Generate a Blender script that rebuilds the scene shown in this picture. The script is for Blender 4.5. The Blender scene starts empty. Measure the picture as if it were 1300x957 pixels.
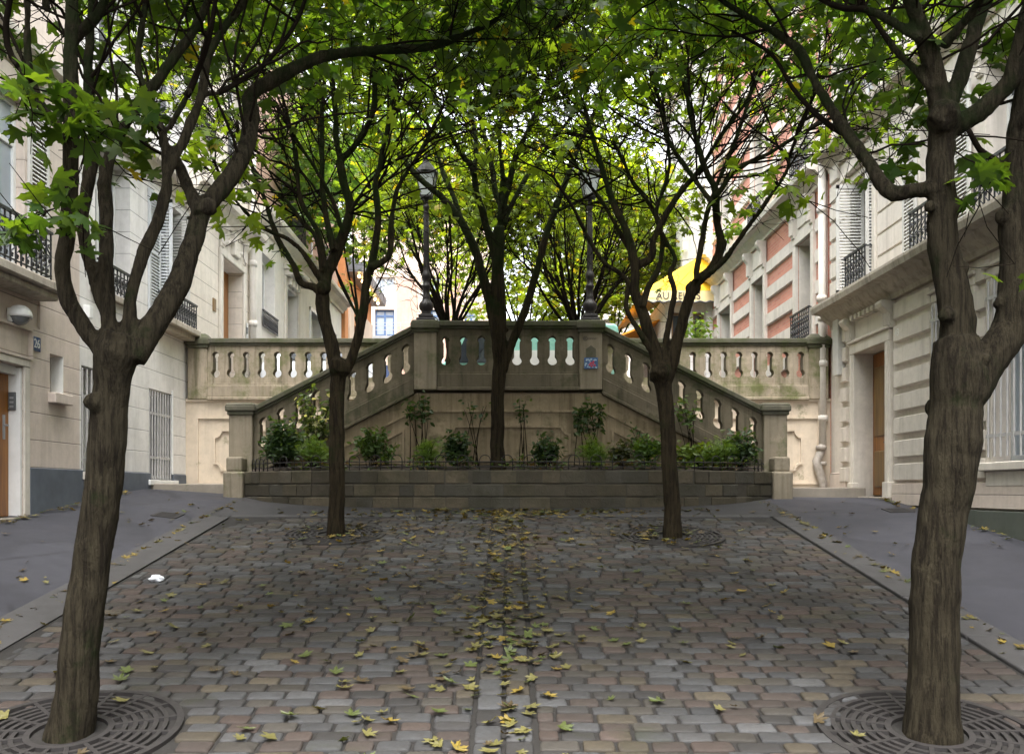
import bpy, math, random
import numpy as np
from mathutils import Vector, Matrix, noise
random.seed(7); RNG = np.random.default_rng(7)
SC = bpy.context.scene
COL = SC.collection
F = 1150.0; CX = 645.0; CY = 622.0     # focal length, principal point of the photograph (px of 1300 x 957)
XF = 5.63                              # half the width of the street, facade to facade

def P(px, py, d):
    return np.array(((px - CX) / F * d, d, (CY - py) / F * d))

# ------------------------------------------------------------------ mesh builder
class MB:
    def __init__(s): s.v = []; s.f = []; s.c = []
    def add(s, vs, fs, col=None):
        b = len(s.v); s.v.extend([tuple(map(float, p)) for p in vs]); s.f.extend([tuple(i + b for i in f) for f in fs])
        if col is not None: s.c.extend([col] * len(vs))
        return s
    def box(s, x0, x1, y0, y1, z0, z1, sl=0.0, xr=0.0):
        if x0 > x1: x0, x1 = x1, x0
        if y0 > y1: y0, y1 = y1, y0
        h = lambda x: sl * (x - xr)
        vs = [(x, y, z + h(x)) for z in (z0, z1) for x, y in ((x0, y0), (x1, y0), (x1, y1), (x0, y1))]
        return s.add(vs, [(0, 3, 2, 1), (4, 5, 6, 7), (0, 1, 5, 4), (1, 2, 6, 5), (2, 3, 7, 6), (3, 0, 4, 7)])
    def prism(s, pts, off):
        n = len(pts); pts = [np.array(p, float) for p in pts]; off = np.array(off, float)
        nrm = np.zeros(3)
        for i in range(n): nrm += np.cross(pts[i], pts[(i + 1) % n])
        fl = np.dot(nrm, off) > 0
        vs = pts + [p + off for p in pts]
        a = tuple(range(n)); b = tuple(range(2 * n - 1, n - 1, -1))
        sd = [(i, i + n, (i + 1) % n + n, (i + 1) % n) for i in range(n)]
        fs = [a, b] + sd
        if fl: fs = [tuple(reversed(f)) for f in fs]
        return s.add(vs, fs)
    def tube(s, pts, rad, n=6, cap=True, col=None):
        pts = np.asarray(pts, float); m = len(pts)
        if np.isscalar(rad): rad = [rad] * m
        t = np.gradient(pts, axis=0); t /= (np.linalg.norm(t, axis=1, keepdims=True) + 1e-9)
        up = np.array((0.31, 0.17, 0.93)) if abs(t[0][2]) < .9 else np.array((0.95, .2, .1))
        a = np.cross(t[0], up); a /= np.linalg.norm(a)
        ang = np.arange(n) * 2 * math.pi / n
        ca = np.cos(ang)[:, None]; sa = np.sin(ang)[:, None]
        vs = []
        for i in range(m):
            a = a - t[i] * np.dot(a, t[i]); a /= (np.linalg.norm(a) + 1e-9)
            b = np.cross(t[i], a)
            vs.append(pts[i] + rad[i] * (ca * a + sa * b))
        vs = np.concatenate(vs)
        fs = [(i * n + j, i * n + (j + 1) % n, (i + 1) * n + (j + 1) % n, (i + 1) * n + j) for i in range(m - 1) for j in range(n)]
        if cap: fs += [tuple(range(n - 1, -1, -1)), tuple(range((m - 1) * n, m * n))]
        return s.add(vs, fs, col)
    def lathe(s, prof, o, n=16):
        vs = []; m = len(prof)
        for r, z in prof:
            for j in range(n):
                a = 2 * math.pi * j / n
                vs.append((o[0] + r * math.cos(a), o[1] + r * math.sin(a), o[2] + z))
        fs = [(i * n + j, i * n + (j + 1) % n, (i + 1) * n + (j + 1) % n, (i + 1) * n + j) for i in range(m - 1) for j in range(n)]
        fs += [tuple(range(n - 1, -1, -1)), tuple(range((m - 1) * n, m * n))]
        return s.add(vs, fs)
    def build(s, name, mat, parent=None, origin=None, smooth=False, bevel=0.0, seg=1):
        v = np.array(s.v)
        if parent is not None: o = wpos(parent)
        elif origin is not None: o = np.array(origin, float)
        else:
            o = (v.min(0) + v.max(0)) / 2; o[2] = v[:, 2].min()
        me = bpy.data.meshes.new(name); me.from_pydata((v - o).tolist(), [], s.f)
        if s.c:
            at = me.color_attributes.new("Col", 'FLOAT_COLOR', 'POINT')
            at.data.foreach_set("color", np.array(s.c, float).ravel())
        me.materials.append(mat); me.update()
        if smooth: me.shade_smooth()
        ob = bpy.data.objects.new(name, me); COL.objects.link(ob)
        if parent is not None: ob.parent = parent
        else: ob.location = o
        if bevel:
            bm = ob.modifiers.new('bevel', 'BEVEL'); bm.width = bevel; bm.segments = seg; bm.limit_method = 'ANGLE'; bm.angle_limit = math.radians(40)
        return ob

def wpos(o):
    p = np.zeros(3)
    while o is not None: p = p + np.array(o.location); o = o.parent
    return p
def tag(o, label, cat, group=None):
    o['label'] = label; o['category'] = cat
    if group: o['group'] = group
    return o
def kind(o, k): o['kind'] = k; return o
def thing(name, label, cat, loc, group=None):
    o = bpy.data.objects.new(name, None); o.empty_display_size = .2; COL.objects.link(o); o.location = tuple(map(float, loc))
    return tag(o, label, cat, group)
def copy_tree(o, parent=None):
    c = o.copy(); COL.objects.link(c)
    if parent is not None: c.parent = parent
    for ch in list(o.children): copy_tree(ch, c)
    return c
def mesh_np(name, v, f, mat, parent=None, cols=None, smooth=False, origin=(0, 0, 0)):
    o = wpos(parent) if parent is not None else np.array(origin, float)
    me = bpy.data.meshes.new(name); me.from_pydata(np.asarray(v, float) - o, [], np.asarray(f))
    if cols is not None:
        at = me.color_attributes.new("Col", 'FLOAT_COLOR', 'POINT'); at.data.foreach_set("color", np.asarray(cols, float).ravel())
    me.materials.append(mat); me.update()
    if smooth: me.shade_smooth()
    ob = bpy.data.objects.new(name, me); COL.objects.link(ob)
    if parent is not None: ob.parent = parent
    else: ob.location = tuple(o)
    return ob
def text_mesh(body, size, extr):
    cu = bpy.data.curves.new('t', 'FONT'); cu.body = body; cu.size = size; cu.extrude = extr; cu.align_x = 'CENTER'; cu.align_y = 'CENTER'
    ob = bpy.data.objects.new('t', cu); COL.objects.link(ob)
    bpy.context.view_layer.update()
    me = bpy.data.meshes.new_from_object(ob.evaluated_get(bpy.context.evaluated_depsgraph_get()))
    vs = np.array([v.co[:] for v in me.vertices]); fs = [tuple(p.vertices) for p in me.polygons]
    bpy.data.objects.remove(ob); bpy.data.meshes.remove(me); bpy.data.curves.remove(cu)
    return vs, fs
def add_text(mb, body, size, o, ux, uy, extr=.004, sx=1.0):
    vs, fs = text_mesh(body, size, extr); ux = np.array(ux, float); uy = np.array(uy, float); un = np.cross(ux, uy)
    mb.add([np.array(o) + ux * v[0] * sx + uy * v[1] + un * v[2] for v in vs], fs)

# ------------------------------------------------------------------ materials
class NT:
    def __init__(s, name):
        s.m = bpy.data.materials.new(name); s.m.use_nodes = True; s.t = s.m.node_tree; s.b = s.t.nodes['Principled BSDF']
        s.pos = s.n('ShaderNodeNewGeometry').outputs['Position']
    def n(s, typ, **kw):
        x = s.t.nodes.new(typ)
        for k, v in kw.items(): setattr(x, k, v)
        return x
    def l(s, a, b): s.t.links.new(a, b)
    def put(s, sock, v):
        if isinstance(v, bpy.types.NodeSocket): s.l(v, sock)
        else: sock.default_value = v
    def scale(s, vec, sc):
        x = s.n('ShaderNodeVectorMath', operation='MULTIPLY'); s.l(vec, x.inputs[0]); x.inputs[1].default_value = sc; return x.outputs[0]
    def noise(s, sc=1.0, det=5, rough=.6, vec=None, st=(1, 1, 1)):
        x = s.n('ShaderNodeTexNoise'); v = s.pos if vec is None else vec
        if st != (1, 1, 1): v = s.scale(v, st)
        s.l(v, x.inputs['Vector']); x.inputs['Scale'].default_value = sc; x.inputs['Detail'].default_value = det; x.inputs['Roughness'].default_value = rough
        return x.outputs['Fac']
    def ramp(s, fac, a, b, lo=0.0, hi=1.0):
        x = s.n('ShaderNodeMapRange'); x.inputs[1].default_value = a; x.inputs[2].default_value = b; x.inputs[3].default_value = lo; x.inputs[4].default_value = hi
        s.l(fac, x.inputs[0]); return x.outputs[0]
    def mix(s, fac, a, b, mode='MIX'):
        x = s.n('ShaderNodeMix', data_type='RGBA', blend_type=mode)
        s.put(x.inputs[0], fac); s.put(x.inputs[6], a if not isinstance(a, tuple) else (*a[:3], 1)); s.put(x.inputs[7], b if not isinstance(b, tuple) else (*b[:3], 1))
        return x.outputs[2]
    def math(s, op, a, b=0.0):
        x = s.n('ShaderNodeMath', operation=op); s.put(x.inputs[0], a); s.put(x.inputs[1], b); return x.outputs[0]
    def bump(s, h, st=.3, dist=.01, prev=None):
        x = s.n('ShaderNodeBump'); x.inputs['Strength'].default_value = st; x.inputs['Distance'].default_value = dist
        s.l(h, x.inputs['Height'])
        if prev is not None: s.l(prev, x.inputs['Normal'])
        return x.outputs[0]
    def sep(s):
        x = s.n('ShaderNodeSeparateXYZ'); s.l(s.pos, x.inputs[0]); return x.outputs
    def done(s, col, rough=.8, nrm=None, metal=0.0, spec=.5):
        s.put(s.b.inputs['Base Color'], col if not isinstance(col, tuple) else (*col[:3], 1)); s.put(s.b.inputs['Roughness'], rough)
        s.b.inputs['Metallic'].default_value = metal; s.b.inputs['Specular IOR Level'].default_value = spec
        if nrm is not None: s.l(nrm, s.b.inputs['Normal'])
        return s.m

def stone(name, base, dark=.55, moss=0.0, mosscol=(.06, .075, .018), streak=.4, joint=0.0, jz0=0.0, bump=.35, fine=45, stain=(.10, .085, .055)):
    t = NT(name)
    c = t.mix(t.ramp(t.noise(1.3, 6), .35, .7), tuple(b * 1.06 for b in base), tuple(b * (.55 + .45 * dark) for b in base))
    c = t.mix(t.ramp(t.noise(9, 6, .7), .45, .75, 0, .35), c, tuple(b * .6 for b in base))
    c = t.mix(t.ramp(t.noise(.55, 7, .72), .50, .66, 0, .32), c, tuple(b * q for b, q in zip(base, (.64, .63, .61))))
    c = t.mix(t.ramp(t.noise(2.4, 6, .7, st=(1, 1, .10)), .54, .70, 0, .30), c, tuple(b * q for b, q in zip(base, (.52, .51, .49))))
    if streak:
        sn = t.noise(3.5, 5, .65, st=(1.6, 1.6, .12))
        c = t.mix(t.ramp(sn, .5, .78, 0, streak), c, stain)
    if streak > .45:
        c = t.mix(t.ramp(t.noise(11, 4, .6, st=(1, 1, .06)), .52, .70, 0, streak * .8), c, tuple(x * .7 for x in stain))
        c = t.mix(t.ramp(t.noise(2.3, 6, .7), .56, .66, 0, .5), c, tuple(min(1, x * 1.35) for x in base))
    if moss:
        mn = t.noise(1.9, 7, .72); c = t.mix(t.ramp(mn, .62 - .3 * moss, .74 - .2 * moss, 0, .9), c, mosscol)
    h = t.math('ADD', t.noise(fine, 4, .7), t.math('MULTIPLY', t.noise(7, 4), 1.5))
    nr = t.bump(h, bump, .006)
    if joint:
        z = t.sep()[2]; q = t.math('FRACT', t.math('DIVIDE', t.math('ADD', z, 50 * joint - jz0 - 2.1), joint), 0)
        q = t.math('ABSOLUTE', t.math('SUBTRACT', q, .5)); g = t.ramp(q, .5 - .008 / joint, .5 - .003 / joint)
        c = t.mix(t.math('MULTIPLY', g, .75), c, tuple(b * .35 for b in base)); nr = t.bump(t.math('SUBTRACT', 1, g), .6, .012, nr)
    return t.done(c, t.ramp(t.noise(4), .3, .7, .75, .95), nr, spec=.25)
def plain(name, col, rough=.5, metal=0.0, var=.25, sc=6, bump=0.0, spec=.5):
    t = NT(name)
    c = t.mix(t.ramp(t.noise(sc, 6, .65), .35, .72), col, tuple(x * (1 - var) for x in col))
    n = t.bump(t.noise(sc * 12, 3), bump, .004) if bump else None
    return t.done(c, t.ramp(t.noise(sc * .6), .3, .7, max(0.02, rough - .08), min(1, rough + .1)), n, metal, spec)

M = {}
M['stone_a'] = stone('limestone_beige', (.60, .515, .45), .82, streak=.22, joint=.325, jz0=.27)
M['stone_b'] = stone('limestone_white', (.70, .68, .655), .86, streak=.2, joint=.325, jz0=.27)
M['stone_c'] = stone('limestone_pale', (.66, .60, .52), .84, streak=.18, joint=.34, jz0=.1)
M['render_d'] = stone('render_white', (.66, .63, .585), .85, streak=.18)
M['render_pink'] = stone('render_pink', (.50, .33, .26), .75, streak=.15)
M['render_orange'] = stone('render_orange', (.55, .24, .10), .7, streak=.15)
M['far_cream'] = stone('far_cream', (.62, .50, .40), .85, streak=.1)
M['stone_g'] = stone('limestone_grey', (.62, .57, .51), .8, streak=.3)
M['stone_trim'] = stone('limestone_trim', (.60, .555, .49), .75, streak=.3)
M['stone_ledge'] = stone('limestone_ledge', (.42, .375, .315), .7, streak=.5)
M['plinth'] = plain('blue_grey_plinth', (.115, .13, .155), .7, var=.35, sc=3, bump=.2, spec=.3)
M['concrete_dark'] = stone('dark_concrete', (.085, .095, .08), .6, moss=.3, streak=.3)
M['bal'] = stone('balustrade_stone', (.132, .112, .078), .5, moss=.34, mosscol=(.042, .048, .020), streak=.75, bump=.5, stain=(.04, .036, .022))  # shaded copy of the balustrade stone: shade of the crowns put into the base
M['bal_side'] = stone('balustrade_stone_light', (.31, .26, .195), .5, moss=.48, mosscol=(.095, .105, .035), streak=.8, bump=.5, stain=(.09, .08, .04))  # lit copy of the same stone, for the open sides
M['cap'] = stone('coping_stone', (.105, .10, .075), .5, moss=.6, mosscol=(.05, .06, .022), streak=.5, bump=.5)
M['wall_terr'] = stone('terrace_render', (.285, .228, .15), .6, moss=.2, mosscol=(.06, .06, .025), streak=.7, stain=(.085, .058, .03))
M['wall_back'] = stone('retaining_render', (.56, .475, .375), .82, moss=.1, streak=.25)
M['step'] = stone('step_stone', (.26, .23, .19), .6, moss=.15, streak=.2)
M['newel'] = stone('newel_stone', (.25, .215, .16), .6, moss=.3, mosscol=(.10, .11, .05), streak=.55)
M['wood_door'] = None
def wood(name, a, b):
    t = NT(name); w = t.noise(6, 6, .6, st=(3, 3, .22))
    c = t.mix(t.ramp(w, .35, .65), a, b); return t.done(c, .42, t.bump(t.noise(30, 4, .6, st=(3, 3, .15)), .25, .003), spec=.45)
M['wood_door'] = wood('varnished_oak', (.30, .125, .022), (.17, .06, .012))
M['wood_brown'] = wood('brown_oak', (.20, .115, .035), (.11, .06, .02))
M['bar_paint'] = plain('weathered_bar_paint', (.42, .41, .40), .6, var=.3)
M['white_paint'] = plain('white_paint', (.70, .70, .68), .45, var=.14)
M['shutter'] = plain('shutter_paint', (.54, .53, .50), .5, var=.15)
M['shutter_grey'] = plain('shutter_grey', (.50, .52, .53), .5, var=.15)
M['iron'] = plain('black_iron', (.018, .019, .024), .45, var=.4, sc=20, bump=.15)
M['rust'] = plain('rusty_iron', (.020, .017, .016), .7, var=.5, sc=20, bump=.3)
M['lamp_iron'] = plain('lamp_iron', (.016, .012, .014), .5, var=.4, sc=14, bump=.2)
M['metal_grey'] = plain('grey_metal', (.36, .37, .38), .4, .6, var=.2)
M['plastic_dark'] = plain('dark_grey_plastic', (.09, .095, .10), .4, var=.15)
M['plastic_white'] = plain('white_plastic', (.74, .74, .73), .35, var=.1)
M['grey_lens'] = plain('smoked_lens', (.15, .16, .165), .2, var=.1)
M['zinc'] = plain('zinc', (.17, .18, .20), .45, .3, var=.3)
M['pipe'] = stone('painted_pipe', (.60, .56, .51), .75, streak=.4)
M['pipe_iron'] = plain('cast_pipe', (.36, .32, .28), .6, var=.5, sc=9, bump=.2)
M['plate_blue'] = plain('enamel_blue', (.02, .05, .16), .25, var=.1)
M['plate_white'] = plain('enamel_white', (.78, .78, .76), .3, var=.05)
M['glass'] = plain('window_glass', (.035, .042, .05), .06, var=.3, sc=1.5, spec=.8)
M['glass_pale'] = plain('window_glass_pale', (.33, .38, .43), .08, var=.25, sc=.8, spec=.8)
M['curtain'] = plain('net_curtain', (.55, .58, .60), .8, var=.2)
M['dark_hole'] = plain('dark_opening', (.02, .02, .022), .9)
M['blue_frame'] = plain('blue_frame', (.07, .13, .26), .5)
M['soil'] = plain('soil', (.035, .024, .015), .95, var=.6, sc=14, bump=.8)
M['canvas_y'] = plain('yellow_canvas', (.80, .47, .012), .7, var=.10, sc=2.5)
M['canvas_c'] = plain('cream_canvas', (.72, .58, .29), .75, var=.1, sc=2.5)
M['canvas_o'] = plain('orange_canvas', (.80, .30, .015), .75, var=.12, sc=2.5)
M['letter'] = plain('dark_lettering', (.03, .025, .035), .6)
M['paper'] = plain('white_paper', (.78, .80, .84), .8, var=.1)
def brick(name):
    t = NT(name); o = t.sep(); cb = t.n('ShaderNodeCombineXYZ'); t.l(o[1], cb.inputs[0]); t.l(o[2], cb.inputs[1])
    b = t.n('ShaderNodeTexBrick'); t.l(cb.outputs[0], b.inputs['Vector'])
    b.inputs['Color1'].default_value = (.56, .25, .185, 1); b.inputs['Color2'].default_value = (.47, .185, .135, 1); b.inputs['Mortar'].default_value = (.46, .30, .23, 1)
    b.inputs['Scale'].default_value = 1; b.inputs['Brick Width'].default_value = .22; b.inputs['Row Height'].default_value = .065; b.inputs['Mortar Size'].default_value = .006
    c = t.mix(t.ramp(t.noise(2, 6), .4, .7, 0, .4), b.outputs[0], (.36, .2, .15))
    return t.done(c, .85, t.bump(b.outputs['Fac'], .4, -.006), spec=.25)
M['brick'] = brick('pink_brick')
def attr_mat(name, rough, bump, sc, spec=.3, dirt=.4, dirtcol=(.05, .045, .04)):
    t = NT(name); a = t.n('ShaderNodeVertexColor'); a.layer_name = 'Col'
    c = t.mix(t.ramp(t.noise(sc * .25, 6, .7), .42, .72, 0, dirt), a.outputs[0], dirtcol)
    c = t.mix(t.ramp(t.noise(sc * 2, 3), .35, .7, 0, .3), c, tuple(.4 * x for x in dirtcol))
    h = t.noise(sc * 3, 5, .7)
    c = t.mix(t.ramp(t.noise(.8, 5, .65), .45, .68, 0, .38), c, (.030, .028, .025)); c = t.mix(t.ramp(t.noise(1.7, 6, .7), .58, .70, 0, .35), c, (.03, .034, .014))
    return t.done(c, rough if isinstance(rough, float) else t.ramp(t.noise(2.2, 4), .35, .65, rough[0], rough[1]), t.bump(h, bump, .006), spec=spec)
M['sett'] = attr_mat('granite_sett', (.55, .78), .45, 22, .16)
def asphalt(name, col, r0, r1):
    t = NT(name); c = t.mix(t.ramp(t.noise(.9, 6, .7), .35, .7), col, tuple(x * .72 for x in col))
    c = t.mix(t.ramp(t.noise(160, 2), .45, .75, 0, .5), c, tuple(x * 1.7 for x in col))
    c = t.mix(t.ramp(t.noise(2.6, 6, .75), .58, .72, 0, .5), c, tuple(x * .45 for x in col))
    c = t.mix(t.ramp(t.noise(.45, 2, .4), .54, .555, 0, .5), c, tuple(x * 1.45 for x in col))
    vo = t.n('ShaderNodeTexVoronoi', feature='DISTANCE_TO_EDGE'); t.l(t.mix(.22, t.pos, t.n('ShaderNodeTexNoise').outputs['Color']), vo.inputs['Vector']); vo.inputs['Scale'].default_value = .42
    ck = t.math('MULTIPLY', t.ramp(vo.outputs['Distance'], .006, .014, 1, 0), t.ramp(t.noise(.7, 3), .48, .56)); c = t.mix(t.math('MULTIPLY', ck, .55), c, tuple(x * .25 for x in col))
    c = t.mix(t.ramp(t.noise(26, 3, .6), .70, .74, 0, .6), c, tuple(x * 2.2 for x in col))
    return t.done(c, t.ramp(t.noise(1.1, 4), .35, .65, r0, r1), t.bump(t.noise(140, 3, .8), .35, .004), spec=.3)
M['asphalt'] = asphalt('asphalt_pavement', (.032, .032, .039), .58, .78)
M['asphalt_road'] = asphalt('asphalt_road', (.034, .033, .034), .7, .85)
M['mortar'] = plain('planter_mortar', (.062, .055, .042), .95, var=.4, sc=12, bump=.6)
M['joint'] = plain('sett_joint', (.016, .014, .012), .95, var=.4, sc=30, bump=.6)
M['kerb'] = stone('granite_kerb', (.062, .060, .060), .75, streak=0, bump=.4, fine=120)
M['terrain'] = plain('terrain', (.07, .06, .045), .95, var=.4, sc=1)
def block_stone(name):     # coursed rubble blocks of the planter
    t = NT(name); a = t.n('ShaderNodeVertexColor'); a.layer_name = 'Col'
    c = t.mix(t.ramp(t.noise(5, 7, .75), .40, .7, 0, .75), a.outputs[0], (.05, .048, .034))
    c = t.mix(t.ramp(t.noise(2.2, 7, .7), .5, .66, 0, .5), c, (.035, .034, .018))
    h = t.math('ADD', t.noise(28, 6, .75), t.math('MULTIPLY', t.noise(9, 4), 1.3))
    return t.done(c, .9, t.bump(h, .8, .012), spec=.2)
M['block'] = block_stone('rubble_block')
def bark(name, a, b, moss, moss_shade=(.015, .023, .006), z0=0., z1=2.):
    t = NT(name)
    s1 = t.noise(34, 8, .75, st=(1, 1, .075)); s2 = t.noise(3.2, 6, .7)
    c = t.mix(t.ramp(s1, .44, .58), a, b)
    zr = t.ramp(t.sep()[2], z0 + 2.1, z1 + 2.1, .0, 1.0)
    mm = t.math('MULTIPLY', t.ramp(t.math('ADD', s2, t.math('MULTIPLY', zr, .36)), .56, .72), moss)  # moss plus painted shade: upper limbs darkened as if under the crown
    c = t.mix(mm, c, moss_shade)
    c = t.mix(t.ramp(t.noise(7, 6, .75), .60, .70, 0, .55), c, tuple(x * q for x, q in zip(a, (1.7, 1.75, 1.7))))
    c = t.mix(t.ramp(t.noise(90, 5, .8, st=(1, 1, .12)), .55, .68, 0, .6), c, tuple(x * .55 for x in b))
    h = t.math('ADD', t.math('MULTIPLY', s1, 1.6), t.noise(60, 4, .7, st=(1, 1, .3)))
    return t.done(c, .92, t.bump(h, 1.0, .03), spec=.12)
M['bark'] = bark('maple_bark', (.050, .042, .026), (.018, .014, .009), 1.0, z0=1.5, z1=4.2)
M['bark_red'] = bark('maple_bark_brown', (.040, .031, .017), (.015, .011, .007), .95, z0=2., z1=5.)
M['twig'] = plain('twig_bark', (.013, .010, .007), .95, var=.4, spec=.05)
def leaf_mat(name, tr=.5, gain=1.0):
    t = NT(name); a = t.n('ShaderNodeVertexColor'); a.layer_name = 'Col'
    t.put(t.b.inputs['Base Color'], a.outputs[0]); t.b.inputs['Roughness'].default_value = .48; t.b.inputs['Specular IOR Level'].default_value = .4
    d = t.n('ShaderNodeBsdfTranslucent'); k = t.mix(1.0, a.outputs[0], (2.9 * gain, 2.6 * gain, .7 * gain), 'MULTIPLY'); t.l(k, d.inputs[0])
    mx = t.n('ShaderNodeMixShader'); mx.inputs[0].default_value = tr; t.l(t.b.outputs[0], mx.inputs[1]); t.l(d.outputs[0], mx.inputs[2])
    t.l(mx.outputs[0], t.t.nodes['Material Output'].inputs[0]); return t.m
M['leaf'] = leaf_mat('maple_leaf', .52)
M['shrub'] = leaf_mat('shrub_leaf', .35)
M['dead_leaf'] = leaf_mat('fallen_leaf', .15, .8)

M['lantern'] = plain('opal_glass', (.62, .66, .70), .15, var=.12)
M['tile_blue'] = plain('glazed_blue', (.045, .12, .30), .3, var=.5, sc=40)
M['tile_pale'] = plain('glazed_pale', (.35, .50, .62), .3)
M['tile_red'] = plain('glazed_red', (.42, .03, .08), .3)
def glow(name, col, st):
    t = NT(name); t.b.inputs['Emission Color'].default_value = (*col, 1); t.b.inputs['Emission Strength'].default_value = st; return t.done((.8, .7, .5), .4)
M['lamp_glow'] = glow('warm_bulb', (1, .62, .25), 3.0)
# ------------------------------------------------------------------ ground
def sm(t): t = min(1, max(0, t)); return t
def zg(x, d):
    if d < 12.5:
        c = -.25 - .15 * (12.5 - d) if d > -3 else -.25 - .15 * 15.5 + .05 * (d + 3)
    else: c = min(-.25 + .11 * (d - 12.5), -.1)
    if x < -3.8:
        l = min(-.3 + .098 * (d - 10.4), .02); t = sm((-x - 3.8) / 1.83); return c + (l - c) * t
    if x > 3.75:
        r = min(-.52 + .115 * (d - 9.88), -.12); t = sm((x - 3.75) / 1.88); return c + (r - c) * t
    return c
def sheet(name, x0, x1, y0, y1, nx, ny, mat, dz=0.0, zf=zg):
    xs = np.linspace(x0, x1, nx + 1); ys = np.linspace(y0, y1, ny + 1)
    v = [(x, y, zf(x, y) + dz) for y in ys for x in xs]
    f = [(j * (nx + 1) + i, j * (nx + 1) + i + 1, (j + 1) * (nx + 1) + i + 1, (j + 1) * (nx + 1) + i) for j in range(ny) for i in range(nx)]
    return kind(mesh_np(name, v, f, mat, origin=((x0 + x1) / 2, (y0 + y1) / 2, 0), smooth=True), 'structure')
sheet('ground', -300, 300, -300, 15.9, 4, 4, M['terrain'], zf=lambda x, d: -6.0)
sheet('road', -4.0, 3.8, -12, 14.3, 12, 50, M['joint'], -.012)
sheet('pavement', -5.75, -3.9, -12, 15.9, 8, 56, M['asphalt'])
sheet('pavement', 3.7, 5.75, -12, 15.9, 8, 56, M['asphalt'])
sheet('pavement', -4.0, 3.8, 11.85, 14.3, 16, 12, M['asphalt_road'], .004)
ZU = lambda x, d: 1.60 + .035 * max(0, d - 15.8)
sheet('street', -200, 200, 16.02, 400, 4, 60, M['asphalt_road'], zf=ZU)
# kerbs: granite slabs, nearly flush with the setts
def kerb(s, xi, xo):
    mb = MB(); d = -8.0
    while d < 11.6:
        L = 1.15 + random.uniform(-.15, .15); e = min(d + L, 11.75) - .008
        for (a, b) in ((xi, xo),):
            ins = lambda q: s * q + (0.06 if s < 0 else 0) * 0
            vs = []
            for dd in (d, e):
                xs = (s * a, s * b)
                for x in xs: vs.append((x, dd, zg(x, dd) + .022)); 
            lo = [(v[0], v[1], v[2] - .15) for v in vs]
            mb.add(vs + lo, [(0, 1, 3, 2) if s > 0 else (0, 2, 3, 1), (0, 4, 5, 1), (2, 3, 7, 6), (0, 2, 6, 4), (1, 5, 7, 3)])
        d += L
    # the curve in front of the planter
    o = mb.build('kerb', M['kerb'], bevel=.012, seg=2); kind(o, 'structure'); return o
kerb(-1, 3.62, 3.97); kerb(1, 3.43, 3.76)

# setts
def make_setts():
    V = []; Fc = []; C = []
    pal = [((.118, .120, .124), 2.6), ((.150, .153, .158), 1.8), ((.125, .100, .088), 2.8), ((.148, .112, .096), 1.6), ((.160, .135, .098), 1.4), ((.088, .085, .084), 2.2), ((.18, .182, .186), .6), ((.116, .106, .092), 2.4)]
    cs = [p[0] for p in pal]; w = np.array([p[1] for p in pal]); w /= w.sum()
    def stone_(cx, cy, hx, hy, skew):
        r = min(hx, hy) * random.uniform(.32, .60); rot = random.uniform(-.02, .02); zz = random.uniform(-.004, .005); tx = random.uniform(-.02, .02); ty = random.uniform(-.02, .02)
        ring = [(-hx + r, -hy), (hx - r, -hy), (hx - .2 * r, -hy + .2 * r), (hx, -hy + r), (hx, hy - r), (hx - .2 * r, hy - .2 * r), (hx - r, hy), (-hx + r, hy), (-hx + .2 * r, hy - .2 * r), (-hx, hy - r), (-hx, -hy + r), (-hx + .2 * r, -hy + .2 * r)]
        n = 12; b = len(V)
        def pt(x, y, z):
            X = cx + x - rot * y; Y = cy + y + rot * x + skew * (cx + x)
            return (X, Y, zg(X, Y) + z + zz + tx * x + ty * y)
        jit = [random.uniform(.94, 1.0) for _ in ring]
        V.append(pt(0, 0, .004))
        for k, z in ((.84, .0035), (.95, .0005), (.99, -.007), (1.0, -.03)):
            for (x, y), j in zip(ring, jit): V.append(pt(x * k * j, y * k * j, z))
        for i in range(n): Fc.append((b, b + 1 + i, b + 1 + (i + 1) % n))
        for q in range(3):
            for i in range(n): Fc.append((b + 1 + q * n + i, b + 1 + (q + 1) * n + i, b + 1 + (q + 1) * n + (i + 1) % n)); Fc.append((b + 1 + q * n + i, b + 1 + (q + 1) * n + (i + 1) % n, b + 1 + q * n + (i + 1) % n))
        c = np.array(cs[RNG.choice(len(cs), p=w)]) * random.uniform(.78, 1.2) * .44
        C.extend([(*c, 1)] * (1 + 4 * n))
    grates = GRATES
    def ok(x, d):
        for gx, gd in grates:
            if (x - gx) ** 2 + (d - gd) ** 2 < .60 ** 2: return False
        if d > 11.79: return False
        if d > 10.9 and abs(x) > 3.5 - (d - 10.9) ** 2 * .9: return False
        return True
    d = 2.2
    while d < 11.9:
        h = random.uniform(.108, .132)
        for (xa, xb, sk) in ((-3.60, -.205, .012), (.165, 3.41, -.022)):
            x = xa - (random.uniform(0, .12) if xa < -1 else 0)
            x = xa
            first = True
            while x < xb - .06:
                L = random.uniform(.165, .26)
                if first: L *= random.choice((.55, 1, .8)); first = False
                if xb - (x + L) < .07: L = xb - x
                if ok(x + L / 2, d + h / 2): stone_(x + L / 2, d + h / 2, L / 2 - .0052, h / 2 - .005, sk)
                x += L
        d += h
    for k, xc in enumerate((-.112, .062)):
        d = 2.2 + .1 * k
        while d < 11.9:
            L = random.uniform(.2, .3); stone_(xc, d + L / 2, .0785, L / 2 - .007, 0); d += L
    return V, Fc, C
GRATES = [((88 - CX) / F * 5.1, 5.1), ((1180 - CX) / F * 5.1, 5.1), ((425 - CX) / F * 10.7, 10.7), ((853 - CX) / F * 10.6, 10.6)]
v, f, c = make_setts()
kind(mesh_np('cobbles', v, f, M['sett'], cols=c, smooth=True, origin=(0, 7, -1)), 'structure')

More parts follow.
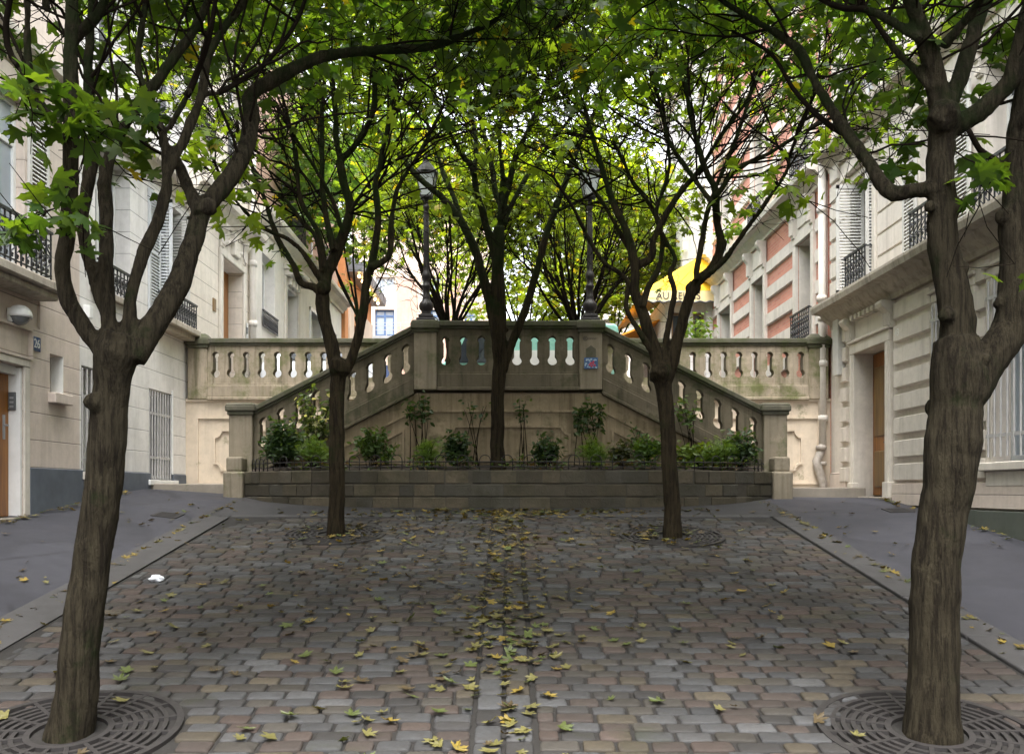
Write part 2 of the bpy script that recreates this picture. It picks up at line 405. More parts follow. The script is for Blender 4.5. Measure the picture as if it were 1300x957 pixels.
mb = MB(); x = -3.62
while x < 3.4:
    e = min(3.43, x + random.uniform(.7, 1.1)); q = [(x + .004, 11.80), (e - .004, 11.80), (e - .004, 11.96), (x + .004, 11.96)]
    mb.prism([(a, b, zg(a, b) + .012) for a, b in q], (0, 0, -.08)); x = e
kind(mb.build('kerb', M['kerb'], bevel=.008), 'structure')
# far asphalt edge, straight granite strip in front of the planter
# tree grates
GL = ['round iron grate around the leaning trunk at the left front', 'round iron grate around the thick trunk at the right front', 'round iron grate around the slim tree left of the gutter', 'leaf strewn iron grate around the slim tree right of the gutter']
for (gx, gd), lab in zip(GRATES, GL):
    mb = MB(); z0 = zg(gx, gd)
    def ringm(r0, r1, za, zb, n=56):
        vs = []
        for i in range(n):
            a = 2 * math.pi * i / n
            for r, z in ((r0, zb), (r1, zb), (r1, za), (r0, za)):
                x = gx + r * math.cos(a); y = gd + r * math.sin(a); vs.append((x, y, zg(x, y) + z))
        fs = []
        for i in range(n):
            j = (i + 1) % n
            for k in range(4): fs.append((i * 4 + k, i * 4 + (k + 1) % 4, j * 4 + (k + 1) % 4, j * 4 + k))
        mb.add(vs, fs)
    ringm(.57, .61, -.02, .012); ringm(.20, .235, -.02, .010)
    for r in (.28, .335, .39, .445, .50): ringm(r, r + .026, -.015, .007, 44)
    for i in range(16):
        a = 2 * math.pi * i / 16; ca, sa = math.cos(a), math.sin(a)
        q = [(gx + r * ca - w * sa, gd + r * sa + w * ca) for r, w in ((.22, -.012), (.58, -.012), (.58, .012), (.22, .012))]
        mb.prism([(x, y, zg(x, y) + .009) for x, y in q], (0, 0, -.02))
    tag(mb.build('tree_grate', M['rust'], origin=(gx, gd, z0)), lab, 'tree grate', 'iron tree grates')
# utility covers
for px, py, lab in ((213, 671, 'square metal utility cover set in the left pavement'), (1140, 664, 'dark metal utility cover set in the right pavement by the door')):
    d = 11.6 if px < 600 else 12.1; x = (px - CX) / F * d; mb = MB()
    h = .16
    mb.prism([(x + a, d + b, zg(x + a, d + b) + .012) for a, b in ((-h, -h), (h, -h), (h, h), (-h, h))], (0, 0, -.03))
    for k in range(5):
        yy = d - .11 + k * .055
        mb.prism([(x + a, yy + b, zg(x + a, yy + b) + .0165) for a, b in ((-.12, -.012), (.12, -.012), (.12, .012), (-.12, .012))], (0, 0, -.006))
    tag(mb.build('utility_cover', M['rust']), lab, 'utility cover')

# ------------------------------------------------------------------ balustrades, stairs, terrace
PITCH = .272
def opening_half():
    o = []
    for a in np.linspace(0, 140, 9): o.append((.075 - .075 * math.cos(math.radians(a)), .075 * math.sin(math.radians(a))))
    o.append((.15, .043)); o.append((.365, .043))
    for a in np.linspace(-15, 90, 7): o.append((.388 + .062 * math.sin(math.radians(a)), .060 * math.cos(math.radians(a))))
    return o
OH = opening_half()
def balustrade(root, x0, x1, yf, T, slope, mat, th=.17, xr=None, n=None):
    """x0<x1; yf the front plane, T the height of the coping's top at xr"""
    if xr is None: xr = x0
    n = n or max(1, round((x1 - x0) / PITCH)); p = (x1 - x0) / n
    m = MB(); m.box(x0, x1, yf - .055, yf + th + .055, T - .085, T, slope, xr); m.box(x0, x1, yf - .03, yf + th + .03, T - .125, T - .083, slope, xr)
    m.build('coping', M['cap'], root, bevel=.014, seg=2)
    m = MB(); m.box(x0, x1, yf, yf + th, T - .232, T - .120, slope, xr); m.build('top_rail', mat, root, bevel=.005)
    for i in range(n + 1):
        a = x0 + (i - .5) * p; b = x0 + (i + .5) * p; pts = []
        zb = T - .68
        if i == 0: L = [(z, x0) for z in (0, .45)]
        else: L = [(z, a + h) for z, h in OH]
        if i == n: R = [(z, x1) for z in (0, .45)]
        else: R = [(z, b - h) for z, h in OH]
        pts = [(x, yf, zb + z + slope * (x - xr)) for z, x in L] + [(x, yf, zb + z + slope * (x - xr)) for z, x in reversed(R)]
        k = MB(); k.prism(pts, (0, th, 0)); k.build('baluster', mat, root)
    m = MB(); m.box(x0, x1, yf, yf + th, T - .78, T - .678, slope, xr); m.box(x0, x1, yf - .012, yf + th + .012, T - .815, T - .778, slope, xr); m.build('bottom_rail', mat, root, bevel=.005)
    m = MB(); m.box(x0, x1, yf - .03, yf + th + .03, T - 1.02, T - .813, slope, xr); m.box(x0, x1, yf - .06, yf + th + .03, T - 1.075, T - 1.018, slope, xr); m.build('base', M['bal'] if mat is M['bal'] else mat, root, bevel=.01)
def pier(root, x0, x1, y0, y1, z0, T, mat, capz=.13, dome=False):
    m = MB(); m.box(x0, x1, y0, y1, z0, T - capz); m.build('pier', mat, root, bevel=.012)
    m = MB(); m.box(x0 - .025, x1 + .025, y0 - .025, y1 + .025, T - capz - .06, T - capz + .001); m.box(x0 - .05, x1 + .05, y0 - .05, y1 + .05, T - capz - .001, T - .03)
    e = .03 if not dome else .09
    xa, xb, ya, yb = x0 - .05, x1 + .05, y0 - .05, y1 + .05; z = T - .031; zt = T + (.07 if dome else .01)
    m.add([(xa, ya, z), (xb, ya, z), (xb, yb, z), (xa, yb, z), (xa + e, ya + e, zt), (xb - e, ya + e, zt), (xb - e, yb - e, zt), (xa + e, yb - e, zt)], [(0, 3, 2, 1), (4, 5, 6, 7), (0, 1, 5, 4), (1, 2, 6, 5), (2, 3, 7, 6), (3, 0, 4, 7)])
    m.build('pier_cap', M['cap'], root, bevel=.018, seg=2)
YC = 14.0; YB = 15.8; TC = 2.61; TB = 2.64
# centre
r = thing('stone_balustrade', 'short level stone balustrade between the two lamp posts, at the top of the stairs', 'balustrade', (0, YC, 1.55), 'stone balustrades of the double stair')
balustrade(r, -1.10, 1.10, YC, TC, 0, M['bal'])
for s in (-1, 1): pier(r, min(s * 1.10, s * 1.45), max(s * 1.10, s * 1.45), YC - .06, YC + .3, 1.545, TC, M['newel'])
# stair balustrades
for s, lab in ((-1, 'mossy sloping stone balustrade climbing the left flight behind the slim left tree'), (1, 'mossy sloping stone balustrade climbing the right flight behind the slim right tree')):
    r = thing('stone_balustrade', lab, 'balustrade', (s * 2.7, YC, .6), 'stone balustrades of the double stair')
    a, b = sorted((s * 1.45, s * 3.93)); sl = -.51 * s
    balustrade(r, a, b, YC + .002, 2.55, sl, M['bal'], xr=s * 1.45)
    a, b = sorted((s * 3.93, s * 4.29))
    pier(r, a, b, YC - .09, YC + .27, -.05, 1.33, M['newel'], capz=.12)
# upper street balustrades
for s, lab in ((-1, 'level stone balustrade on the beige wall at the left, joining the pale house'), (1, 'level stone balustrade on the beige wall at the right, beside the white drainpipe')):
    r = thing('stone_balustrade', lab, 'balustrade', (s * 3.5, YB, 1.6), 'stone balustrades of the double stair')
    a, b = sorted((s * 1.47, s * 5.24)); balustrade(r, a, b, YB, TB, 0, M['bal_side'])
    a, b = sorted((s * 5.24, s * 5.58)); pier(r, a, b, YB - .04, YB + .21, 1.58, TB + .02, M['bal_side'], dome=True)
# terrace wall
def mould(m, pts, y, w=.032, closed=True, out=.034):
    n = len(pts)
    for i in range(n if closed else n - 1):
        (xa, za), (xb, zb) = pts[i], pts[(i + 1) % n]; dx, dz = xb - xa, zb - za; L = math.hypot(dx, dz); nx, nz = -dz / L * w / 2, dx / L * w / 2; ex, ez = dx / L * w / 2, dz / L * w / 2
        m.prism([(xa - ex + nx, y, za - ez + nz), (xa - ex - nx, y, za - ez - nz), (xb + ex - nx, y, zb + ez - nz), (xb + ex + nx, y, zb + ez + nz)], (0, -out - .0004 * i, 0))
def notched(x0, x1, z0, z1, r):
    o = []
    for (cx, cz, a0) in ((x0, z0, 90), (x1, z0, 180), (x1, z1, 270), (x0, z1, 0)):
        for a in (a0, a0 - 22, a0 - 45, a0 - 68, a0 - 90): o.append((cx + r * math.cos(math.radians(a)), cz + r * math.sin(math.radians(a))))
    return o
r = thing('terrace_wall', 'stained ochre wall with moulded panels under the landing, behind the shrubs', 'wall', (0, YC + .03, 0))
m = MB(); m.prism([(-3.95, YC + .03, -.3), (-3.95, YC + .03, .22), (-1.45, YC + .03, 1.50), (1.45, YC + .03, 1.50), (3.95, YC + .03, .22), (3.95, YC + .03, -.3)], (0, .2, 0)); m.build('wall', M['wall_terr'], r)
m = MB(); y = YC + .03
mould(m, [(-1.42, 1.22), (1.42, 1.22)], y, .03, False); mould(m, [(-1.45, 1.20), (-1.45, .2)], y, .02, False); mould(m, [(1.45, 1.20), (1.45, .2)], y, .02, False)
mould(m, notched(-.95, .95, .45, .98, .12), y)
for s in (-1, 1):
    mould(m, [(s * 1.47, 1.22), (s * 3.3, .28)], y, .03, False); mould(m, [(s * 1.62, .92), (s * 2.6, .42), (s * 1.62, .42)], y)
m.build('panel_moulding', M['wall_terr'], r)
m = MB(); m.box(-1.46, 1.46, YC + .24, YB + .24, 1.2, 1.612); m.build('landing', M['step'], r)
# back walls
for s, lab in ((-1, 'clean beige wall with notched panel under the left balustrade'), (1, 'beige wall with green algae at its foot under the right balustrade')):
    r = thing('retaining_wall', lab, 'wall', (s * 3.5, YB + .02, -.2)); a, b = sorted((s * 1.46, s * 5.62)); a9, b9 = sorted((s * 1.46, s * 5.95))
    m = MB(); m.box(a9, b9, YB + .02, YB + .25, -.25, 1.60); m.build('wall', M['wall_back'], r)
    m = MB(); y = YB + .02; m.box(a, b, y - .035, y, 1.545, 1.585); 
    a2, b2 = sorted((s * 5.42, s * 3.3)); mould(m, [(a2, .12), (b2, .12), (b2, 1.26), (a2, 1.26)], y)
    a2, b2 = sorted((s * 5.12, s * 3.6)); mould(m, notched(a2, b2, .35, 1.04, .12), y)
    m.build('panel_moulding', M['wall_back'], r)
# flights
for s, z0, lab in ((-1, .10, 'left flight of stone steps climbing behind the sloping balustrade'), (1, .04, 'right flight of stone steps climbing behind the sloping balustrade')):
    r = thing('stone_staircase', lab, 'staircase', (s * 3, YC + .9, 0)); n = 9; x = 4.32
    a, b = sorted((s * 4.2, s * 5.62)); k = MB(); k.box(a, b, YC + .22, YB + .02, -.3, z0); k.build('step', M['step'], r, bevel=.015, seg=2)
    for i in range(n):
        zt = z0 + (1.60 - z0) * (i + 1) / n; xa = x - (x - 1.46) * i / n; a, b = sorted((s * xa, s * 1.47)); k = MB(); k.box(a - .01, b + .01, YC + .23, YB + .019, zt - .30, zt); k.build('step', M['step'], r, bevel=.01)

# planter
def planter_d(x): return 12.5 + 1.15 * (abs(x) / 3.98) ** 4
r = thing('stone_planter', 'low curved planter wall of rough stone blocks below the stairs', 'planter', (0, 13, -.3))
mb = MB(); xs = np.linspace(-3.98, 3.98, 61)
def arc_pts():
    q = [(x, planter_d(x)) for x in np.linspace(-3.98, 3.98, 241)]; s = [0]
    for a, b in zip(q, q[1:]): s.append(s[-1] + math.hypot(b[0] - a[0], b[1] - a[1]))
    return np.array(q), np.array(s)
AQ, AS = arc_pts()
def arc_at(s): return np.array((np.interp(s, AS, AQ[:, 0]), np.interp(s, AS, AQ[:, 1])))
def arc_n(s): a = arc_at(max(0, s - .02)); b = arc_at(min(AS[-1], s + .02)); t = (b - a) / np.linalg.norm(b - a); return np.array((t[1], -t[0]))
bc = [(.085, .074, .052), (.075, .066, .05), (.098, .082, .058), (.066, .057, .043), (.088, .075, .053), (.062, .058, .048)]
zc = [-.40, -.095, .085, .28]
for ci in range(3):
    s = 0.0
    while s < AS[-1] - .01:
        L = random.uniform(.20, .46); e = min(AS[-1], s + L)
        if AS[-1] - e < .18: e = AS[-1]
        k = max(2, int((e - s) / .12) + 1); o = random.uniform(-.008, .014); col = (*np.array(random.choice(bc)) * random.uniform(.85, 1.3), 1)
        ss = np.linspace(s + .005, e - .005, k); vs = []
        z0, z1 = zc[ci] + .005, zc[ci + 1] - .005
        for q in ss:
            p = arc_at(q); n = arc_n(q); b = .013
            end = (q == ss[0] or q == ss[-1]); oo = o - (.008 if end else random.uniform(-.004, .004))
            for (off, z) in ((-.22, z0), (oo - b, z0), (oo, z0 + b), (oo, z1 - b), (oo - b, z1), (-.22, z1)):
                w = p + n * off; vs.append((w[0], w[1], z))
        fs = []
        for i in range(k - 1):
            for j in range(5): fs.append((i * 6 + j, (i + 1) * 6 + j, (i + 1) * 6 + j + 1, i * 6 + j + 1))
        fs += [(0, 1, 2, 3, 4, 5), tuple((k - 1) * 6 + j for j in (5, 4, 3, 2, 1, 0))]
        mb.add(vs, fs, col); s = e
mb.build('wall', M['block'], r)
mb = MB()
for a, b in zip(np.linspace(0, AS[-1], 60)[:-1], np.linspace(0, AS[-1], 60)[1:]):
    p, q = arc_at(a), arc_at(b); n1, n2 = arc_n(a), arc_n(b); w = [p - n1 * .014, q - n2 * .014, q - n2 * .2, p - n1 * .2]
    mb.prism([(x[0], x[1], -.36) for x in w], (0, 0, .636))
mb.build('mortar', M['mortar'], r)
mb = MB(); N = 40; vs = []
for x in np.linspace(-3.9, 3.9, N):
    for t in np.linspace(0, 1, 8): d = planter_d(x) + .15; y = d + (YC + .05 - d) * t; vs.append((x, y, .24 + .14 * t + random.uniform(-.02, .02)))
fs = [(i * 8 + j, (i + 1) * 8 + j, (i + 1) * 8 + j + 1, i * 8 + j + 1) for i in range(N - 1) for j in range(7)]
mb.add(vs, fs); mb.build('soil', M['soil'], r, smooth=True)
for s in (-1, 1):
    a, b = sorted((s * 3.97, s * 4.27)); m = MB(); m.box(a, b, 13.55, 13.91, -.3, .28); m.box(a + .03, b - .03, 13.6, 13.91, .278, .50); m.build('corner_block', M['newel'], r, bevel=.03, seg=2)
# railing on the planter
r = thing('planter_railing', 'low rusty iron hoop railing along the top of the planter wall', 'railing', (0, 12.7, .28))
ss = np.linspace(.05, AS[-1] - .05, 90)
for z in (.325, .395):
    m = MB(); m.tube([(*(arc_at(q) - arc_n(q) * .11), z) for q in ss], .008, 5); m.build('rail', M['rust'], r, smooth=True)
s = .1
while s < AS[-1] - .1:
    c = arc_at(s) - arc_n(s) * .11; t = np.array((-arc_n(s)[1], arc_n(s)[0])); R = .075 if .5 < s < AS[-1] - .5 else .05; pts = [(*(c + t * R), .27)]
    for a in np.linspace(0, 180, 9): pts.append((*(c + t * R * math.cos(math.radians(a))), .415 + R * 1.0 * math.sin(math.radians(a))))
    pts.append((*(c - t * R), .27)); m = MB(); m.tube(pts, .0065, 5); m.build('hoop', M['rust'], r, smooth=True)
    s += .31 if .5 < s < AS[-1] - .6 else .12

# lamp posts
for s, px, lab in ((-1, 540.5, 'dark iron lamp post on the pier where the left flight ends'), (1, 746, 'dark iron lamp post on the pier with the blue mosaic tile')):
    x = s * 1.275; y = YC + .12; z = TC + .005
    r = thing('lamp_post', lab, 'street lamp', (x, y, z), 'iron lamp posts on the terrace')
    m = MB(); m.box(x - .145, x + .145, y - .145, y + .145, z, z + .05); m.box(x - .115, x + .115, y - .115, y + .115, z + .05, z + .11); m.build('base', M['lamp_iron'], r, bevel=.015, seg=2)
    prof = [(.10, .11), (.075, .14), (.07, .16), (.105, .20), (.115, .25), (.105, .29), (.07, .33), (.055, .37), (.062, .39), (.05, .41), (.052, .52), (.068, .54), (.068, .57), (.05, .59), (.048, .66), (.07, .69), (.072, .73), (.055, .77), (.045, .80), (.043, 1.1), (.036, 1.75), (.05, 1.77), (.05, 1.80), (.034, 1.83), (.034, 1.90), (.055, 1.93)]
    m = MB(); m.lathe(prof, (x, y, z), 18)
    for k in range(10):
        a = k * .628; m.tube([(x + .043 * math.cos(a), y + .043 * math.sin(a), z + .82), (x + .034 * math.cos(a), y + .034 * math.sin(a), z + 1.72)], .006, 4)
    m.build('pole', M['lamp_iron'], r, smooth=True)
    zl = z + 1.93; m = MB(); m.box(x - .09, x + .09, y - .09, y + .09, zl, zl + .03)
    for sx in (-1, 1):
        for sy in (-1, 1): m.tube([(x + sx * .085, y + sy * .085, zl + .02), (x + sx * .15, y + sy * .15, zl + .36)], .009, 5)
    m.box(x - .165, x + .165, y - .165, y + .165, zl + .355, zl + .385); m.build('lantern_frame', M['lamp_iron'], r)
    m = MB(); a, b = .08, .145; m.add([(x + i * a, y + j * a, zl + .03) for i, j in ((-1, -1), (1, -1), (1, 1), (-1, 1))] + [(x + i * b, y + j * b, zl + .354) for i, j in ((-1, -1), (1, -1), (1, 1), (-1, 1))], [(0, 1, 5, 4), (1, 2, 6, 5), (2, 3, 7, 6), (3, 0, 4, 7), (0, 3, 2, 1), (4, 5, 6, 7)]); m.build('lantern_glass', M['lantern'], r)
    m = MB(); m.lathe([(.20, .385), (.15, .45), (.09, .52), (.05, .56), (.05, .60), (.02, .62), (.02, .68)], (x, y, zl), 8); m.build('lantern_cap', M['lamp_iron'], r)

# mosaic tile, niche, scribble on the right pier
x = 1.275; y = YC - .06
r = thing('mosaic_tile', 'blue picture tile with red flower on the right lamp pier', 'tile', (x, y - .002, 1.84))
m = MB(); m.box(x - .105, x + .105, y - .02, y - .001, 1.865, 2.035); m.build('tile', M['tile_blue'], r)
m = MB()
for k in range(34):
    a, q = random.uniform(-.09, .09), random.uniform(1.88, 2.02); w = random.uniform(.006, .012); m.box(x + a - w, x + a + w, y - .0235 - .0001 * k, y - .019, q - w, q + w)
m.build('pale_chip', M['tile_pale'], r)
m = MB()
for a, q in ((.0, 1.95), (.03, 1.94), (-.02, 1.925), (.035, 1.97), (.01, 1.905), (.055, 1.915)):
    m.lathe([(.0175, 0), (.0175, .004)], (0, 0, 0), 8); n = len(m.v) - 16
    for i in range(n, n + 16): p = m.v[i]; m.v[i] = (x + a + p[0], y - .028 - p[2] - .0003 * i * .01, q + p[1])
m.build('red_petal', M['tile_red'], r)
m = MB(); m.prism([(x - .075, y - .012, 2.037), (x + .075, y - .012, 2.037), (x + .075, y - .012, 2.17), (x + .03, y - .012, 2.20), (x, y - .012, 2.225), (x - .03, y - .012, 2.20), (x - .075, y - .012, 2.17)], (0, .011, 0))
tag(m.build('relief_tile', M['cap'], origin=(x, y, 2.037)), 'grey pointed tile glued above the blue picture tile', 'tile')
m = MB()
for cx0, rr in ((x - .085, .032), (x - .088, .014)): m.tube([(cx0 + rr * math.cos(a), y - .0015, 2.33 + rr * math.sin(a)) for a in np.linspace(0, 6.2, 14)], .0035, 4)
for k in range(4):
    a = x - .04 + k * .032; m.tube([(a, y - .0015, 2.315), (a + .012, y - .0015, 2.345), (a + .02, y - .0015, 2.318), (a + .028, y - .0015, 2.338)], .003, 4)
tag(m.build('graffiti_tag', M['letter']), 'small black scribbled tag near the top of the right lamp pier', 'graffiti')
# ------------------------------------------------------------------ facades along the street; side -1 left, +1 right; "out" is towards the street
class FB(MB):
    def __init__(s, side): super().__init__(); s.sd = side
    def p(s, d, z, out): return (s.sd * (XF - out), d, z)
    def fbox(s, d0, d1, z0, z1, o0, o1):
        a, b = sorted((s.sd * (XF - o0), s.sd * (XF - o1))); return s.box(a, b, d0, d1, z0, z1)
    def quad(s, a, b, c, d): return s.add([a, b, c, d], [(0, 1, 2, 3) if s.sd < 0 else (3, 2, 1, 0)])
    def wall(s, d0, d1, z0, z1, opens=(), out=0.0, rev=.28, depth=7.0):
        ds = sorted({d0, d1, *[q for o in opens for q in o[:2] if d0 < q < d1]}); zs = sorted({z0, z1, *[q for o in opens for q in o[2:4] if z0 < q < z1]})
        for a, b in zip(ds, ds[1:]):
            for c, e in zip(zs, zs[1:]):
                m, n = (a + b) / 2, (c + e) / 2
                if any(o[0] < m < o[1] and o[2] < n < o[3] for o in opens): continue
                s.quad(s.p(a, c, out), s.p(b, c, out), s.p(b, e, out), s.p(a, e, out))
        for o in opens:
            r = o[4] if len(o) > 4 else rev; a, b, c, e = o[:4]; q = out - r
            s.quad(s.p(a, c, out), s.p(a, e, out), s.p(a, e, q), s.p(a, c, q)); s.quad(s.p(b, c, q), s.p(b, e, q), s.p(b, e, out), s.p(b, c, out))
            s.quad(s.p(a, e, out), s.p(b, e, out), s.p(b, e, q), s.p(a, e, q)); s.quad(s.p(a, c, q), s.p(b, c, q), s.p(b, c, out), s.p(a, c, out))
        q = out - depth
        s.quad(s.p(b := d1, z0, out), s.p(d1, z0, q), s.p(d1, z1, q), s.p(d1, z1, out)); s.quad(s.p(d0, z0, q), s.p(d0, z0, out), s.p(d0, z1, out), s.p(d0, z1, q))
        s.quad(s.p(d0, z1, out), s.p(d1, z1, out), s.p(d1, z1, q), s.p(d0, z1, q)); s.quad(s.p(d1, z0, q), s.p(d0, z0, q), s.p(d0, z1, q), s.p(d1, z1, q))
    def bands(s, d0, d1, zz, opens, o0, o1, ch=.012):
        for z0, z1 in zz:
            blk = sorted((max(d0, o[0]), min(d1, o[1])) for o in opens if o[2] < z1 - .01 and o[3] > z0 + .01 and o[1] > d0 and o[0] < d1); c = d0
            for a, b in blk + [(d1, d1)]:
                if a - c > .02:
                    e = c; f_ = a; vs = [s.p(e, z0, o0), s.p(f_, z0, o0), s.p(f_, z1, o0), s.p(e, z1, o0), s.p(e, z0 + ch, o1), s.p(f_, z0 + ch, o1), s.p(f_, z1 - ch, o1), s.p(e, z1 - ch, o1)]
                    fs = [(4, 5, 6, 7), (0, 1, 5, 4), (2, 3, 7, 6), (0, 4, 7, 3), (1, 2, 6, 5)]
                    s.add(vs, fs if s.sd < 0 else [tuple(reversed(q)) for q in fs])
                c = max(c, b)
    def profile(s, d0, d1, prof):      # moulding run: closed polygon of (out, z), extruded along the street
        s.prism([s.p(d0, z, o) for o, z in prof], (0, d1 - d0, 0))
def window(root, sd, d0, d1, z0, z1, out=-.2, mull=1, trans=None, fm=None, gm=None, w=.06, curtain=False, name='window'):
    fm = fm or M['white_paint']; m = FB(sd)
    for a, b, c, e in ((d0, d0 + w, z0, z1), (d1 - w, d1, z0, z1), (d0 + w, d1 - w, z1 - w, z1), (d0 + w, d1 - w, z0, z0 + w * 1.3)): m.fbox(a, b, c, e, out - .05, out)
    for k in range(mull): c = d0 + (d1 - d0) * (k + 1) / (mull + 1); m.fbox(c - .035, c + .035, z0 + w, z1 - w, out - .045, out - .004)
    if trans: m.fbox(d0 + w, d1 - w, trans - .03, trans + .03, out - .046, out - .003)
    f = m.build(name, fm, root, bevel=.004)
    m = FB(sd); m.fbox(d0 + .01, d1 - .01, z0 + .01, z1 - .01, out - .04, out - .03); m.build('pane', gm or M['glass'], f)
    if curtain: m = FB(sd); m.fbox(d0 + .06, d1 - .06, z0 + .06, z1 - .06, out - .029, out - .026); m.build('curtain', M['curtain'], f)
    return f
def shutter(root, sd, d0, d1, z0, z1, out, mat='shutter'):
    m = FB(sd); w = .05
    for a, b, c, e in ((d0, d0 + w, z0, z1), (d1 - w, d1, z0, z1), (d0 + w, d1 - w, z1 - w, z1), (d0 + w, d1 - w, z0, z0 + w), (d0 + w, d1 - w, (z0 + z1) / 2 - .03, (z0 + z1) / 2 + .03)): m.fbox(a, b, c, e, out, out + .035)
    z = z0 + .07
    while z < z1 - .07:
        q = [m.p(d0 + w, z, out + .028), m.p(d0 + w, z + .035, out + .006), m.p(d0 + w, z + .042, out + .010), m.p(d0 + w, z + .007, out + .032)]
        m.prism(q, (0, d1 - d0 - 2 * w, 0)); z += .05
    return m.build('shutter', M[mat], root)
def shutter_reveal(root, sd, d, z0, z1, o0, o1, mat='shutter'):      # opened leaf standing out from the wall, facing along the street
    m = FB(sd); m.fbox(d, d + .03, z0, z1, o0, o0 + .05); m.fbox(d, d + .03, z0, z1, o1 - .05, o1); m.fbox(d, d + .03, z0, z0 + .06, o0, o1); m.fbox(d, d + .03, z1 - .06, z1, o0, o1)
    z = z0 + .07
    while z < z1 - .08: m.prism([m.p(d, z, o0 + .05), m.p(d + .03, z + .03, o0 + .05), m.p(d + .034, z + .038, o0 + .05), m.p(d + .004, z + .008, o0 + .05)], ((-sd) * (o1 - o0 - .1), 0, 0)); z += .05
    return m.build('shutter', M[mat], root)
def railing(root, sd, d0, d1, z0, z1, out, returns=True, orn=True):
    m = FB(sd); h = z1 - z0
    m.fbox(d0 - .02, d1 + .02, z1 - .03, z1, out - .022, out + .022)
    for z in (z0 + .03, z1 - .12): m.fbox(d0, d1, z, z + .016, out - .008, out + .008)
    n = max(3, int((d1 - d0) / .105)); p = (d1 - d0) / n
    for i in range(n + 1):
        d = d0 + p * i; m.fbox(d - .008, d + .008, z0, z1 - .03, out - .008, out + .008)
    if orn:
        for i in range(n):
            d = d0 + p * (i + .5); zc = z0 + .05
            H = h - .19
            for k in (0, 1):
                pts = []
                for a in np.linspace(0, 1, 13):
                    th = (a - .5) * 2; zz = zc + H * (.27 + .46 * k) + H * .21 * th; x = p * .36 * math.sin(th * 3.0) * (1 if k == 0 else -1); pts.append(m.p(d + x, zz, out))
                m.tube(pts, .0085, 4)
                for sg in (-1, 1):
                    q = [m.p(d + sg * p * .22 + .022 * math.cos(a), zc + H * (.27 + .46 * k) + sg * H * .17 + .022 * math.sin(a), out) for a in np.linspace(0, 5.5, 8)]; m.tube(q, .008, 4)
    if returns:
        for d in (d0, d1): m.fbox(d - .01, d + .01, z1 - .03, z1 - .01, -.0, out - .02); m.fbox(d - .01, d + .01, z0 + .03, z0 + .05, 0, out - .02)
    return m.build('railing', M['iron'], root)
def bars(root, sd, d0, d1, z0, z1, out, n, mat, r=.011, hb=(), name='grille'):
    m = FB(sd)
    for i in range(n): d = d0 + (d1 - d0) * i / (n - 1); m.tube([m.p(d, z0, out), m.p(d, z1, out)], r, 6)
    for z in hb: m.fbox(d0 - .05, d1 + .05, z - .02, z + .02, out - .006, out + .006)
    return m.build(name, mat, root)
def cornice(m, d0, d1, z0, z1, proj, o=0.0):
    h = z1 - z0; m.profile(d0, d1, [(o - .02, z0), (o + proj * .18, z0), (o + proj * .22, z0 + h * .18), (o + proj * .5, z0 + h * .42), (o + proj * .6, z0 + h * .62), (o + proj * .95, z0 + h * .68), (o + proj, z0 + h * .9), (o + proj, z1), (o - .02, z1 + .03)])
def console(m, d0, d1, z0, z1, o, pr):
    h = z1 - z0; pts = [(o - .01, z0), (o + pr * .35, z0)]
    for a in np.linspace(0, 1, 7): pts.append((o + pr * (.35 + .65 * (a ** 1.8)) + .02 * math.sin(a * 9), z0 + h * (.1 + .8 * a)))
    pts += [(o + pr, z1), (o - .01, z1)]; m.profile(d0, d1, pts)
    for k in range(3): c = d0 + (d1 - d0) * (k + .5) / 3; m.fbox(c - .012, c + .012, z0 + h * .1, z1 - h * .35, o + .0, o + pr * .52 + .012)
HL = {}
# --- left house A, beige
A = thing('house', 'beige stone house at the left front with the orange wooden door', 'house', (-XF, 7, -.5)); sd = -1
dA0, dA1 = -7.0, 11.9
door = (9.42, 10.5, -.31, 1.43, .20); w1 = (11.13, 11.47, 1.2, 1.68, .22); w2 = (9.2, 10.55, 2.46, 4.5, .25); w3 = (5.6, 6.9, 2.46, 4.5, .25); pan = (8.9, 10.9, 1.93, 2.26, .03); w4 = (9.2, 10.55, 5.6, 7.4, .25); w5 = (5.6, 6.9, 5.6, 7.4, .25)
m = FB(sd); m.wall(dA0, dA1, -2.2, 8.6, [door, w1, w2, w3, pan, w4, w5]); m.quad(m.p(8.9, 1.93, -.03), m.p(10.9, 1.93, -.03), m.p(10.9, 2.26, -.03), m.p(8.9, 2.26, -.03)); m.build('wall', M['stone_a'], A)
for a, b in ((dA0, 9.30), (10.62, dA1)): m = FB(sd); m.bands(a, b, [(-2.0, .27)], [], -.01, .035); m.build('plinth', M['plinth'], A)
m = FB(sd)
m.fbox(9.3, 9.42, -.33, 1.43, 0, .03); m.fbox(10.5, 10.62, -.33, 1.43, 0, .03); m.fbox(9.3, 10.62, 1.43, 1.52, 0, .035); m.build('door_frame', M['stone_trim'], A, bevel=.008)
m = FB(sd); m.fbox(10.465, 10.498, -.30, 1.41, -.19, -.003); m.fbox(9.425, 10.465, 1.33, 1.428, -.19, -.06); m.build('door_jamb', M['white_paint'], A)
m = FB(sd); m.fbox(9.43, 10.46, -.30, 1.33, -.19, -.14)
dr = m.build('door', M['wood_door'], A)
m = FB(sd)
for za, zb in ((-.2, .25), (.4, 1.2)): m.fbox(9.55, 10.22, za, zb, -.141, -.125)
m.build('door_panel', M['wood_door'], dr, bevel=.012)
m = FB(sd); m.fbox(10.335, 10.375, .58, .86, -.14, -.128); m.tube([m.p(10.355, .74, -.13), m.p(10.355, .74, -.085), m.p(10.25, .74, -.08)], .01, 6); m.build('handle', M['metal_grey'], dr)
m = FB(sd); m.fbox(9.25, 10.64, -.42, -.31, -.2, .09); m.build('door_step', M['step'], A, bevel=.01)
